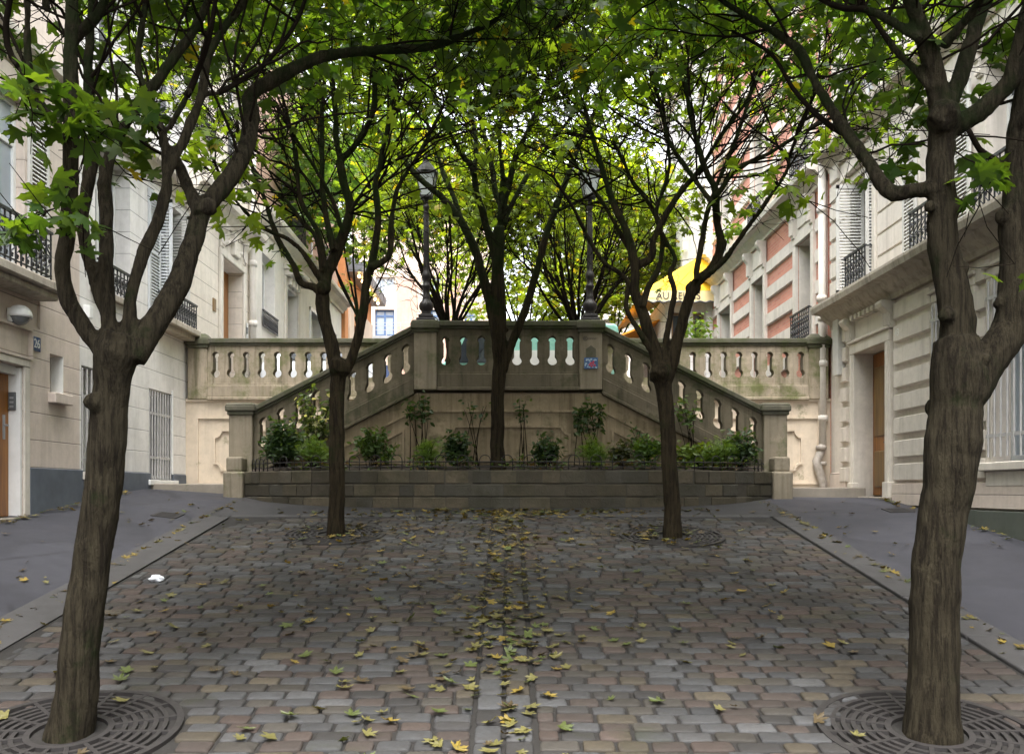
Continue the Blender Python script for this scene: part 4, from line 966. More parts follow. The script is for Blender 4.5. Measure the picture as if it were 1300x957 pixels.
r = thing('intercom', 'dark intercom panel on the white jamb of the orange door', 'intercom', (-XF - .09, 10.45, .92))
m = MB(); m.box(-XF - .135, -XF - .05, 10.44, 10.464, .92, 1.13); m.build('panel', M['plastic_dark'], r, bevel=.006)
m = MB()
for k in range(3): m.box(-XF - .115, -XF - .07, 10.436, 10.441, .95 + .05 * k, .975 + .05 * k)
m.build('button', M['metal_grey'], r)
for d, z, lab in ((19.42 - .08, 3.35, 'white intercom box beside the carved door of the upper left house'), (24.45, 3.4, 'pale intercom box beside the hooded doorway on the upper left')):
    r = thing('intercom', lab, 'intercom', (-XF, d, z - .2)); m = FB(-1); m.fbox(d - .1, d + .1, z - .22, z + .22, .0, .06); m.build('panel', M['plastic_white'], r, bevel=.008)
    m = FB(-1); m.fbox(d - .05, d + .05, z - .02, z + .12, .058, .066); m.build('screen', M['grey_lens'], r)
# ------------------------------------------------------------------ leaves
def leaf_template(detail):
    lobes = [(0, 1.0, .14), (48, .93, .15), (101, .66, .13)]
    pts = []
    def lobe(a, L, w, sgn):
        r = math.radians(a) * sgn; u = np.array((math.sin(r), math.cos(r))); n = np.array((u[1], -u[0]))
        if detail: return [u * L * .66 - n * w * .85, u * L * .72 - n * w * 1.25, u * L * .82 - n * w * .45, u * L, u * L * .82 + n * w * .45, u * L * .72 + n * w * 1.25, u * L * .66 + n * w * .85]
        return [u * L * .68 - n * w, u * L, u * L * .68 + n * w]
    def notch(a, r, sgn): q = math.radians(a) * sgn; return np.array((math.sin(q), math.cos(q))) * r
    ring = []
    ring += [notch(165, .20, 1)]
    L2 = lobe(101, .66, .13, 1); ring += list(reversed(L2)); ring.append(notch(75, .40, 1))
    L1 = lobe(48, .93, .15, 1); ring += list(reversed(L1)); ring.append(notch(25, .46, 1))
    ring += list(reversed(lobe(0, 1.0, .15, 1)))
    ring.append(notch(25, .46, -1)); ring += lobe(48, .93, .15, -1)[::1][::1] if False else [p * (-1, 1) for p in lobe(48, .93, .15, 1)]
    ring.append(notch(75, .40, -1)); ring += [p * (-1, 1) for p in lobe(101, .66, .13, 1)]
    ring += [notch(165, .20, -1)]
    v = [(0, 0)] + [tuple(p) for p in ring]
    n = len(ring); v3 = np.array([(x, y - .0, -.22 * abs(x) - .12 * y * y) for x, y in v]); v3[0, 2] = .0
    f = np.array([(0, i, i % n + 1) for i in range(1, n + 1)])
    return v3 * (1, 1, 1), f
LT_D = leaf_template(True); LT_S = leaf_template(False)
_el = np.array([(0, 0, 0), (.22, .25, .05), (.26, .5, .04), (.16, .8, -.02), (0, 1, -.08), (-.16, .8, -.02), (-.26, .5, .04), (-.22, .25, .05), (0, .5, -.04)])
LT_E = (_el, np.array([(8, i, (i + 1) % 8) for i in range(8)]))
_fe = []; _ff = []
for k in range(6):
    y = .15 + .15 * k; w = .26 * (1 - .6 * k / 6)
    for sg in (-1, 1): b = len(_fe); _fe += [(0, y, 0), (sg * w, y + .14, -.05), (sg * w * .9, y + .03, -.05)]; _ff.append((b, b + 1, b + 2))
b = len(_fe); _fe += [(-.015, 0, 0), (.015, 0, 0), (0, 1.1, -.1)]; _ff.append((b, b + 1, b + 2))
LT_F = (np.array(_fe), np.array(_ff))
def rot_mats(n, tilt, rng):
    """leaf's +y direction and normal: normals mostly upwards with spread tilt"""
    az = rng.uniform(0, 2 * np.pi, n); nr = np.stack([rng.normal(0, tilt, n), rng.normal(0, tilt, n), np.ones(n)], 1); nr /= np.linalg.norm(nr, axis=1, keepdims=True)
    y = np.stack([np.cos(az), np.sin(az), -.35 * np.ones(n)], 1); y -= nr * (y * nr).sum(1, keepdims=True); y /= np.linalg.norm(y, axis=1, keepdims=True); x = np.cross(y, nr)
    return np.stack([x, y, nr], 2)
def leaves(name, pos, size, cols, tmpl, mat, parent, rng, tilt=.6, mats=None):
    tv, tf = tmpl; n = len(pos); R = rot_mats(n, tilt, rng) if mats is None else mats
    v = np.einsum('nij,kj->nki', R, tv) * size[:, None, None] + pos[:, None, :]
    f = tf[None] + (np.arange(n) * len(tv))[:, None, None]; c = np.repeat(np.concatenate([cols, np.ones((n, 1))], 1)[:, None, :], len(tv), 1)
    return mesh_np(name, v.reshape(-1, 3), f.reshape(-1, 3), mat, parent, c.reshape(-1, 4), smooth=False)
def leaf_cols(n, rng, yellow=.08, base=(.055, .105, .014), lite=(.13, .19, .022)):
    t = rng.beta(1.6, 2.2, n)[:, None]; c = np.array(base) * (1 - t) + np.array(lite) * t; c *= rng.uniform(.75, 1.2, (n, 1))
    k = rng.random(n) < yellow; c[k] = np.array((.26, .22, .022)) * rng.uniform(.7, 1.15, (k.sum(), 1)); return c

# ------------------------------------------------------------------ trees
def catmull(p, step):
    p = np.asarray(p, float)
    if len(p) < 3:
        n = max(2, int(np.linalg.norm(p[-1] - p[0]) / step) + 1); t = np.linspace(0, 1, n)[:, None]; return p[0] * (1 - t) + p[-1] * t
    q = np.concatenate([[2 * p[0] - p[1]], p, [2 * p[-1] - p[-2]]]); o = []
    for i in range(1, len(q) - 2):
        n = max(2, int(np.linalg.norm(q[i + 1] - q[i]) / step) + 1)
        for t in np.linspace(0, 1, n, endpoint=False):
            o.append(.5 * ((2 * q[i]) + (-q[i - 1] + q[i + 1]) * t + (2 * q[i - 1] - 5 * q[i] + 4 * q[i + 1] - q[i + 2]) * t * t + (-q[i - 1] + 3 * q[i] - 3 * q[i + 1] + q[i + 2]) * t ** 3))
    o.append(q[-2]); return np.array(o)
def build_tree(name, label, cat, base, limbs, crown, bark_m, group, seed, voxel=.014, sprays=(), knob=.07, smooth_it=3, wob=.06):
    """limbs: list of (points, radii); crown: dict; every tree is trunk + twig + crown"""
    rng = np.random.default_rng(seed); rnd = random.Random(seed)
    r = thing(name, label, cat, base, group)
    wood = MB(); tw = MB(); N_p = []; N_d = []; N_r = []
    for li, (pts, rad) in enumerate(limbs):
        pts = np.asarray(pts, float); rad = np.asarray(rad, float) * crown.get('rs', (1, 1))[min(li, 1)]; L = np.concatenate([[0], np.cumsum(np.linalg.norm(np.diff(pts, axis=0), axis=1))])
        cp = catmull(pts, .07); l2 = np.concatenate([[0], np.cumsum(np.linalg.norm(np.diff(cp, axis=0), axis=1))]); rr = np.interp(l2 / l2[-1], L / L[-1], rad)
        k = np.arange(len(cp)); jit = 1 + (knob if li else .02) * np.convolve(rng.normal(0, 1, len(cp) + 4), np.ones(5) / 5, 'valid') * (rr < .2)
        rj = rr * jit; amp = np.minimum(rr * wob * 6, .018)[:, None]; nz = np.stack([np.convolve(rng.normal(0, 1, len(cp) + 6), np.ones(7) / 7, 'valid') for _ in range(3)], 1)
        nz[:2] = 0; cp2 = cp + nz * amp
        big = rr >= voxel * 1.45
        if big[0]:
            e = len(cp) if big.all() else int(np.argmin(big)); e = max(e, 2)
            wood.tube(cp2[:e], rj[:e], 12)
            if e < len(cp) - 1: tw.tube(cp2[e - 2:], rj[e - 2:], 6)
        else: tw.tube(cp2, rj, 6)
        d = np.gradient(cp2, axis=0); d /= np.linalg.norm(d, axis=1, keepdims=True) + 1e-9
        st = 0 if rr[0] < .05 else int(len(cp) * .25)
        sel = [i for i in range(st, len(cp), 2) if cp2[i][2] > crown['zmin']]
        for i in sel: N_p.append(cp2[i]); N_d.append(d[i]); N_r.append(rr[i])
    # knobs, old pruning scars
    for (p, rad) in crown.get('burls', ()):
        b = MB(); n0 = len(wood.v); vs = []
        for i in range(7):
            a = math.pi * i / 6
            for j in range(9): t = 2 * math.pi * j / 9; vs.append(np.array(p) + rad * rnd.uniform(.85, 1.15) * np.array((math.sin(a) * math.cos(t), math.sin(a) * math.sin(t), math.cos(a))))
        wood.add(vs, [(i * 9 + j, (i + 1) * 9 + j, (i + 1) * 9 + (j + 1) % 9, i * 9 + (j + 1) % 9) for i in range(6) for j in range(9)])
    for _ in range(crown.get('bumps', 20)):
        i = rnd.randrange(len(limbs)); pp, rr_ = limbs[i]; j = rnd.randrange(len(pp) - 1); t = rnd.random(); q = np.array(pp[j]) * (1 - t) + np.array(pp[j + 1]) * t; rad = rr_[j] * (1 - t) + rr_[j + 1] * t
        if rad < .03 or rad > .17: continue
        dirv_ = rng.normal(0, 1, 3); dirv_ /= np.linalg.norm(dirv_); cc = q + dirv_ * rad * .82; br = rad * rnd.uniform(.22, .42); vs = []
        for a_ in range(5):
            for b_ in range(7): vs.append(cc + br * rnd.uniform(.7, 1.25) * np.array((math.sin(math.pi * a_ / 4) * math.cos(b_ * .898), math.sin(math.pi * a_ / 4) * math.sin(b_ * .898), math.cos(math.pi * a_ / 4))))
        wood.add(vs, [(a_ * 7 + b_, (a_ + 1) * 7 + b_, (a_ + 1) * 7 + (b_ + 1) % 7, a_ * 7 + (b_ + 1) % 7) for a_ in range(4) for b_ in range(7)])
    # fuse the limbs into one continuous surface
    tmp = wood.build('trunk', bark_m, r, smooth=True)
    m = tmp.modifiers.new('r', 'REMESH'); m.mode = 'VOXEL'; m.voxel_size = voxel; m.use_smooth_shade = True
    m = tmp.modifiers.new('s', 'SMOOTH'); m.iterations = smooth_it; m.factor = .5
    bpy.context.view_layer.update()
    me = bpy.data.meshes.new_from_object(tmp.evaluated_get(bpy.context.evaluated_depsgraph_get())); tmp.modifiers.clear(); tmp.data = me
    # furrowed bark: ridges that run along the wood
    nv = len(me.vertices); co = np.empty(nv * 3); me.vertices.foreach_get('co', co); co = co.reshape(-1, 3); no = np.empty(nv * 3); me.vertex_normals.foreach_get('vector', no); no = no.reshape(-1, 3)
    o_ = Vector((seed * 3.1, seed * 1.7, 0)); dz = np.array([.0085 * noise.noise(Vector((x * 7, y * 7, z * 3.0)) + o_) + .0065 * (abs(noise.noise(Vector((x * 24, y * 24, z * 3.4)) + o_)) - .25) + .004 * noise.noise(Vector((x * 46, y * 46, z * 9)) + o_) for x, y, z in co]) * crown.get('furrow', 1.0)
    me.vertices.foreach_set('co', (co + no * dz[:, None]).ravel()); me.update(); me.shade_smooth()
    # twigs grow towards targets spread through the crown
    c = np.array(crown['c'], float); R = crown['R']; z0, z1 = crown['z0'], crown['z1']; T = []
    while len(T) < crown['n']:
        x, y = rng.uniform(-1, 1, 2); q = x * x + y * y
        if q > 1: continue
        q = math.sqrt(q); top = z1 - (z1 - z0) * .42 * q * q; bot = z0 + (z1 - z0) * crown.get('hollow', .35) * (1 - q) ; u = rng.beta(1.7, 1.1)
        lump = .25 * math.sin(3.1 * x * R + seed) * math.cos(2.7 * y * R + seed * 1.3)
        T.append((c[0] + x * R, c[1] + y * R, bot + (top - bot) * u + lump * .6))
    T = np.array(T); core = np.array((*c, z0 - .6)); T = T[np.argsort(np.linalg.norm(T - core, axis=1) + rng.normal(0, .35, len(T)))]
    for s in sprays: T = np.concatenate([T, [s[:3]]])
    cap = len(N_p) + len(T) * 16 + 10 + 8 * crown.get('br', (0,))[0]; NP = np.zeros((cap, 3)); ND = np.zeros((cap, 3)); NR = np.zeros(cap); n = len(N_p); NP[:n] = N_p; ND[:n] = N_d; NR[:n] = N_r
    nb, l0, l1, br_ = crown.get('br', (0, 1, 1, .01)); n_l = n
    cand = [i for i in range(n) if NR[i] > .012 and NP[i][2] > crown['zmin'] + crown.get('brz', .35)]
    for _ in range(nb):
        i = rnd.choice(cand); L = rnd.uniform(l0, l1); rad_ = NP[i] - np.array((c[0], c[1], NP[i][2])); rad_ /= np.linalg.norm(rad_) + 1e-6
        dv = ND[i] * .7 + rad_ * rnd.uniform(.1, 1.0) + np.array((0, 0, rnd.uniform(-.1, .45))) + rng.normal(0, .45, 3); dv /= np.linalg.norm(dv)
        a = np.linspace(0, 1, 10)[:, None]; bend = rng.normal(0, .26, 3) + np.array((0, 0, rnd.uniform(-.12, .22)))
        path = NP[i] + dv * L * a + bend * L * a * a + np.concatenate([np.zeros((1, 3)), np.cumsum(rng.normal(0, .013, (9, 3)), 0)]); r0 = min(NR[i] * .8, br_ * rnd.uniform(.7, 1.25)); rr = r0 + (.0042 - r0) * a[:, 0] ** .9
        tw.tube(path, rr, 5, cap=False); d = np.gradient(path, axis=0); d /= np.linalg.norm(d, axis=1, keepdims=True); NP[n:n + 8] = path[2:]; ND[n:n + 8] = d[2:]; NR[n:n + 8] = rr[2:]; n += 8
        if n - 8 not in cand and _ % 2 == 0: cand.append(n - 7)
    tips = []; ns = len(sprays); tr = crown.get('twig', 1.0)
    for ti, t in enumerate(T):
        isp = ti >= len(T) - ns
        df = t - NP[:n]; dist = np.linalg.norm(df, axis=1) + 1e-6; cs = (df * ND[:n]).sum(1) / dist
        cost = dist * (1.55 - .55 * cs) + (0 if isp else 1) * .6 * np.maximum(0, NP[:n, 2] - t[2]); i = int(np.argmin(cost)); L = dist[i]
        if L < .06 and not isp: continue
        p0 = NP[i]; p1 = p0 + ND[i] * L * .35 + rng.normal(0, .05 * L, 3) + np.array((0, 0, (.06 if not isp else .12) * L)); k = max(4, int(L / .16) + 1); a = np.linspace(0, 1, k)[:, None]
        path = (1 - a) ** 2 * p0 + 2 * a * (1 - a) * p1 + a * a * t; path[1:-1] += rng.normal(0, .018, (k - 2, 3)) * min(1, L)
        r0 = min(NR[i] * .8, (.0055 + .009 * L ** .8) * tr); r1 = .003 * tr; rr = r0 + (r1 - r0) * a[:, 0] ** .8
        tw.tube(path, rr, 4 if r0 > .008 else 3, cap=False)
        d = np.gradient(path, axis=0); d /= np.linalg.norm(d, axis=1, keepdims=True) + 1e-9; m_ = k - 1
        if n + m_ < cap: NP[n:n + m_] = path[1:]; ND[n:n + m_] = d[1:]; NR[n:n + m_] = rr[1:]; n += m_
        tips.append((t, d[-1], isp, ti))
        for _ in range(rnd.choice((1, 2, 2))):
            j = rnd.randrange(1, k); l = rnd.uniform(.15, .42); dd = d[j] + rng.normal(0, .6, 3) + np.array((0, 0, .15)); dd /= np.linalg.norm(dd); e = path[j] + dd * l
            tw.tube([path[j], (path[j] + e) / 2 + rng.normal(0, .02, 3), e], [.0038 * tr, .0032 * tr, .002 * tr], 3, cap=False); tips.append((e, dd, False, -1))
    tw.build('twig', M['twig'], r, smooth=True)
    # leaves: an outer shell, the inside of the crown stays bare twigs
    pos = []; siz = []; lt = []
    lo = crown.get('bare', .32)
    for (t, d, isp, ti) in tips:
        q = min(1.2, math.hypot(t[0] - c[0], t[1] - c[1]) / R); u = (t[2] - z0) / (z1 - z0) + .45 * max(0, q - .72)
        pr = 0 if u < lo else min(1, (u - lo) / .22)
        if isp: k = sprays[ti - (len(T) - ns)][3]; sd = sprays[ti - (len(T) - ns)][4]
        elif rnd.random() < pr * .95 + .03: k = max(1, int(rng.normal(crown.get('lpt', 5), 1.5))); sd = .17
        else: continue
        for _ in range(k): pos.append(t + rng.normal(0, sd, 3) * (1, 1, .75)); siz.append(rng.uniform(.085, .145) * crown.get('ls', 1.0) * (1.0 if not isp else 1.1))
    pos = np.array(pos); siz = np.array(siz); cols = leaf_cols(len(pos), rng, crown.get('yellow', .06), *crown.get('cols', ()))
    leaves('crown', pos, siz, cols, LT_D if crown.get('detail') else LT_S, M['leaf'], r, rng, tilt=.75)
    return r
def limb(pts, h0, h1, d, dd=0.0, mid=None, start=None):
    """traced limb: pixel points at depth d drifting by dd; half widths in pixels at depth d"""
    n = len(pts); L = [0]
    for a, b in zip(pts, pts[1:]): L.append(L[-1] + math.hypot(b[0] - a[0], b[1] - a[1]))
    o = [P(x, y, d + dd * (l / L[-1]) ** 1.3) for (x, y), l in zip(pts, L)]
    rr = [(h0 + (h1 - h0) * (l / L[-1]) ** .8) * (d + dd * (l / L[-1])) / F for l in L]
    return (o, rr)
def trunk(pts, d): return ([P(x, y, d) for x, y, h in pts], [h * d / F for x, y, h in pts])
GT = 'pollarded maples on the cobbled square'
# T1 near left
D = 5.1
L1 = [trunk([(84, 960, 40), (87, 930, 35), (92, 900, 32), (97, 868, 30), (108, 780, 28), (118, 700, 27), (128, 620, 27.5), (134, 560, 28), (142, 490, 26), (148, 455, 31), (154, 425, 28)], D),
 limb([(140, 455), (112, 425), (88, 385), (80, 345), (86, 300), (88, 240), (88, 150), (90, 60), (94, -60), (110, -180)], 15, 8, D, -.35),
 limb([(150, 440), (130, 380), (112, 320), (106, 285), (112, 230), (118, 170), (112, 90), (120, -20), (140, -120)], 12, 6, D, .7),
 limb([(142, 450), (136, 380), (135, 320), (134, 270), (134, 225), (144, 188), (164, 152), (180, 130), (188, 115)], 13, 8, D, .3),
 limb([(187, 118), (210, 90), (241, 46), (266, 0), (300, -80)], 9, 5, D + .3, .5), limb([(186, 118), (176, 92), (175, 60), (186, -5), (190, -90)], 6, 4, D + .3, .2),
 limb([(160, 445), (170, 372), (181, 330), (201, 282), (213, 240), (212, 215), (211, 190), (203, 160), (190, 133)], 12, 7, D, .35),
 limb([(212, 222), (224, 196), (241, 157), (254, 127), (268, 66), (291, 25), (315, -10), (350, -90)], 9, 4, D + .25, .6), limb([(214, 165), (236, 122), (251, 89), (268, 36), (280, -40)], 6, 3, D + .3, -.4),
 limb([(168, 455), (198, 408), (226, 366), (243, 310), (255, 272), (288, 226), (310, 186), (320, 152), (316, 130), (330, 112), (358, 96), (409, 74), (472, 65), (536, 60), (580, 48), (640, 20), (720, -30)], 21, 2.5, D, 2.2),
 limb([(254, 272), (240, 238), (226, 206), (205, 180)], 12, 7, D + .3, .3), limb([(262, 120), (278, 118), (297, 108), (316, 95), (340, 78), (380, 20), (400, -50)], 5, 2.5, D + .4, .9),
 limb([(88, 170), (62, 150), (40, 105), (34, 55), (33, -20), (20, -120)], 8, 5, D - .2, -.3), limb([(38, 100), (14, 72), (7, 40), (14, -20), (0, -90)], 6, 4, D - .3, -.3),
 limb([(95, 50), (130, 10), (150, -60), (190, -150)], 9, 5, D, -.6), limb([(60, 15), (50, -60), (80, -150)], 6, 4, D, -.5)]
sp = [(*P(x, y, D + q), n, .075) for x, y, q, n in ((30, 105, -.4, 9), (70, 120, -.5, 9), (100, 150, -.45, 9), (130, 140, -.3, 9), (20, 145, -.5, 8), (60, 160, -.4, 8), (160, 165, -.2, 7), (175, 145, .1, 7), (120, 180, -.3, 5), (95, 235, -.4, 7), (70, 265, -.4, 6), (105, 275, -.35, 6), (45, 295, -.5, 6), (15, 290, -.6, 6), (85, 300, -.4, 5), (160, 220, .5, 8), (175, 185, .6, 8), (195, 150, .8, 10), (150, 110, .6, 10), (130, 90, .8, 10), (215, 60, 1.0, 10), (12, 60, .4, 8), (50, 70, .6, 8))]
build_tree('maple_tree', 'near leaning maple at the left front with mossy limbs and low hanging leaves', 'tree', P(87, 930, D), L1,
  dict(c=(-1.6, 5.9), R=2.1, z0=2.7, z1=5.0, rs=(.86, .82), n=800, zmin=1.6, hollow=.15, bare=.32, lpt=5.2, br=(75, .6, 1.5, .010), twig=1.05, ls=.84, detail=True, yellow=.01, cols=((.026, .064, .011), (.072, .12, .017)), burls=[(P(118, 510, D - .10), .05), (P(147, 450, D - .05), .10), (P(265, 262, D), .05), (P(120, 590, D - .02), .03)]), M['bark'], GT, 11, .0125, sp)
# T2 near right
L2 = [trunk([(1182, 965, 44), (1181, 930, 39), (1180, 900, 35), (1180, 868, 33), (1187, 780, 32), (1195, 690, 31.5), (1204, 610, 33), (1210, 560, 37), (1212, 510, 33), (1216, 470, 37), (1216, 430, 29)], D),
 limb([(1216, 440), (1215, 410), (1206, 350), (1197, 300), (1195, 258), (1192, 215), (1196, 180), (1198, 150), (1198, 122)], 24, 19, D, .05),
 limb([(1194, 140), (1184, 80), (1170, 35), (1154, -10), (1120, -110)], 16, 9, D + .05, -.3), limb([(1202, 140), (1215, 105), (1228, 68), (1240, 30), (1254, -10), (1290, -100)], 13, 8, D + .05, .3),
 limb([(1200, 165), (1230, 150), (1256, 126), (1280, 100), (1294, 60), (1304, 20), (1330, -60)], 15, 10, D + .05, -.3),
 limb([(1194, 240), (1160, 241), (1136, 247), (1117, 232), (1100, 204), (1079, 175), (1055, 140), (1031, 96), (1015, 66), (995, 48), (960, 28), (900, -10), (840, -60)], 12, 2.5, D, 1.9),
 limb([(1079, 175), (1051, 157), (1028, 137), (1006, 112), (980, 70), (930, 40)], 4.5, 2, D + .6, .9), limb([(1182, 112), (1158, 86), (1135, 63), (1107, 23), (1070, -30)], 6, 3, D, .7), limb([(1168, 50), (1127, 24), (1097, 13), (1060, 8), (1000, -30)], 6, 3, D - .1, .9),
 limb([(1226, 500), (1252, 462), (1275, 430), (1288, 385), (1293, 330), (1290, 285), (1294, 220), (1298, 150), (1306, 60), (1330, -60)], 30, 14, D, .1),
 limb([(1290, 225), (1264, 204), (1245, 190), (1230, 165)], 6, 4, D + .1, -.15), limb([(1300, 160), (1330, 100), (1380, 0)], 10, 7, D, -.5),
 limb([(1196, 60), (1230, 20), (1280, -60)], 8, 5, D, -.6)]
sp = [(*P(x, y, D + q), n, .07) for x, y, q, n in ((1245, 235, -.2, 6), (1262, 225, -.2, 5), (1235, 200, .1, 6), (1288, 335, -.3, 2), (1120, 205, .4, 5), (1135, 190, .5, 5), (1150, 215, .3, 4), (1100, 165, .8, 5), (1085, 130, 1.0, 7), (1150, 120, .6, 8), (1165, 150, .4, 8), (1170, 105, .5, 8), (1110, 90, 1.0, 8), (1265, 60, .3, 7), (1245, 120, .3, 6), (1285, 25, .3, 6), (1220, 15, .4, 6))]
build_tree('maple_tree', 'near thick forked maple at the right front, cut off by the picture edge', 'tree', P(1181, 930, D), L2,
  dict(c=(1.65, 5.9), R=2.1, z0=2.7, z1=5.0, rs=(.94, .88), n=800, zmin=1.6, hollow=.15, bare=.32, lpt=5.0, br=(75, .6, 1.5, .010), twig=1.05, ls=.82, detail=True, yellow=.01, cols=((.026, .066, .011), (.070, .12, .016)), burls=[(P(1180, 262, D - .03), .035), (P(1212, 262, D - .02), .05), (P(1236, 545, D - .02), .05), (P(1274, 275, D), .045), (P(1202, 400, D - .06), .045), (P(1270, 385, D), .04), (P(1252, 455, D - .12), .03), (P(1185, 560, D), .04), (P(1198, 150, D - .02), .1)]), M['bark'], GT, 12, .0125, sp)
# T3 mid left
D = 10.7
L3 = [trunk([(425, 700, 16), (425, 682, 13), (426, 660, 11.5), (427, 600, 11), (428, 530, 10.5), (430, 480, 10.5), (431, 462, 12)], D),
 limb([(430, 480), (420, 436), (412, 405), (409, 372), (414, 352), (429, 316), (442, 278), (444, 256), (438, 236), (432, 204)], 11, 6, D, .2),
 limb([(433, 206), (428, 178), (424, 127), (418, 95), (400, 50), (380, -20)], 5, 2.5, D + .2, .6), limb([(433, 204), (455, 178), (472, 147), (476, 114), (475, 76), (490, 10)], 5, 2.5, D + .2, -.4),
 limb([(407, 372), (398, 364), (381, 359), (371, 334), (352, 303), (335, 250), (320, 215)], 6, 2.5, D, .5), limb([(407, 355), (388, 325), (368, 305), (343, 294), (320, 278), (288, 240), (270, 200)], 4.5, 2, D, -.9),
 limb([(410, 345), (400, 300), (386, 284), (366, 258), (338, 233), (312, 198), (300, 150)], 4.5, 2, D, .9), limb([(412, 340), (405, 300), (396, 281), (382, 256), (377, 218), (368, 160), (352, 100)], 5, 2, D, -.6),
 limb([(424, 318), (414, 272), (410, 245), (409, 218), (408, 150), (414, 85)], 5, 2.5, D, .4), limb([(436, 296), (424, 260), (400, 214), (378, 180), (350, 130)], 4, 2, D, -.7),
 limb([(431, 480), (446, 456), (456, 424), (464, 388), (466, 354), (472, 338), (479, 309), (480, 271), (476, 236), (481, 215), (492, 160), (502, 100)], 8, 2.5, D, -.5),
 limb([(472, 340), (492, 325), (496, 302), (498, 278), (504, 243), (515, 222), (542, 178), (570, 120)], 5, 2, D - .2, .5), limb([(444, 270), (470, 230), (500, 205), (540, 190)], 3, 1.6, D, -.6)]
sp = [(*P(x, y, D + q), n, .13) for x, y, q, n in ((268, 200, -1.2, 14), (300, 245, -1, 12), (318, 190, -.8, 14), (290, 275, -1, 8), (330, 235, -.4, 10), (360, 262, .1, 6), (345, 320, .2, 4), (285, 150, -.8, 14), (255, 170, -1.3, 12), (330, 285, -.5, 8), (395, 320, .3, 4), (310, 120, -.6, 14))]
build_tree('maple_tree', 'slim maple left of the gutter with a mossy double stem, in a round grate', 'tree', P(425, 680, D), L3,
  dict(c=(-1.75, 10.4), R=2.5, z0=3.1, z1=6.5, rs=(.92, .9), n=1400, zmin=2.2, hollow=.12, bare=.55, lpt=4.8, ls=.92, twig=1.25, yellow=.015, br=(190, .8, 2.2, .013), brz=.9, burls=[(P(431, 466, D - .03), .13), (P(411, 365, D), .09)]), M['bark_red'], GT, 13, .013, sp)
# T4 mid right
D = 10.6
L4 = [trunk([(854, 696, 17), (853, 680, 13.5), (853, 655, 11.5), (851, 600, 11), (848, 540, 11), (843, 495, 11.5), (840, 470, 14)], D),
 limb([(838, 478), (830, 440), (815, 398), (805, 372), (807, 345), (802, 321), (795, 296), (775, 250), (760, 200), (740, 130)], 10, 2.5, D, .3),
 limb([(808, 338), (828, 326), (829, 307), (843, 278), (863, 245), (884, 220), (915, 172), (950, 125), (980, 60)], 6, 2, D + .1, -.6),
 limb([(816, 390), (822, 366), (836, 340), (840, 309), (833, 276), (818, 250), (802, 230), (780, 180)], 5, 2, D, .8), limb([(800, 318), (785, 292), (768, 262), (745, 230), (720, 190)], 4, 2, D + .2, .7),
 limb([(830, 452), (821, 436), (807, 413), (795, 390), (797, 360), (782, 344), (767, 334), (746, 300), (728, 265), (700, 220)], 4.5, 1.8, D, -.6),
 limb([(846, 482), (855, 455), (864, 420), (872, 385), (884, 360), (902, 344), (915, 316), (909, 278), (907, 240), (896, 215), (882, 170), (870, 100)], 10, 3, D, -.4),
 limb([(902, 347), (926, 322), (945, 294), (970, 261), (998, 218), (1005, 190), (1030, 130)], 4.5, 2, D - .3, -.9), limb([(908, 250), (935, 215), (970, 198), (995, 183), (1030, 163), (1065, 145)], 4.5, 2, D - .3, -.5),
 limb([(884, 356), (886, 340), (891, 309), (902, 258), (925, 200), (950, 130), (960, 70)], 4.5, 2, D - .2, .6), limb([(842, 465), (850, 412), (856, 372), (850, 347), (857, 328), (844, 304), (834, 268), (850, 210), (840, 130)], 5, 2, D, .4),
 limb([(908, 262), (880, 225), (850, 180), (830, 100)], 4, 2, D - .3, .8)]
sp = [(*P(x, y, D + q), n, .13) for x, y, q, n in ((900, 262, .5, 6), (880, 262, .6, 6), (955, 272, -.8, 5), (1000, 235, -1.2, 8), (1010, 260, -1.2, 6), (940, 240, -.5, 6), (1020, 195, -1.3, 10), (925, 290, -.3, 5), (975, 215, -1, 6), (1050, 170, -1.3, 10), (800, 270, 1, 8))]
build_tree('maple_tree', 'slim maple right of the gutter with crooked forked stems, in a leafy grate', 'tree', P(853, 679, D), L4,
  dict(c=(1.85, 10.3), R=2.5, z0=3.1, z1=6.5, rs=(.92, .9), n=1400, zmin=2.2, hollow=.12, bare=.55, lpt=4.8, ls=.92, twig=1.25, yellow=.015, br=(170, .8, 2.2, .012), brz=1.1, burls=[(P(840, 474, D - .02), .15), (P(916, 310, D), .07), (P(880, 366, D), .09)]), M['bark_red'], GT, 14, .013, sp)
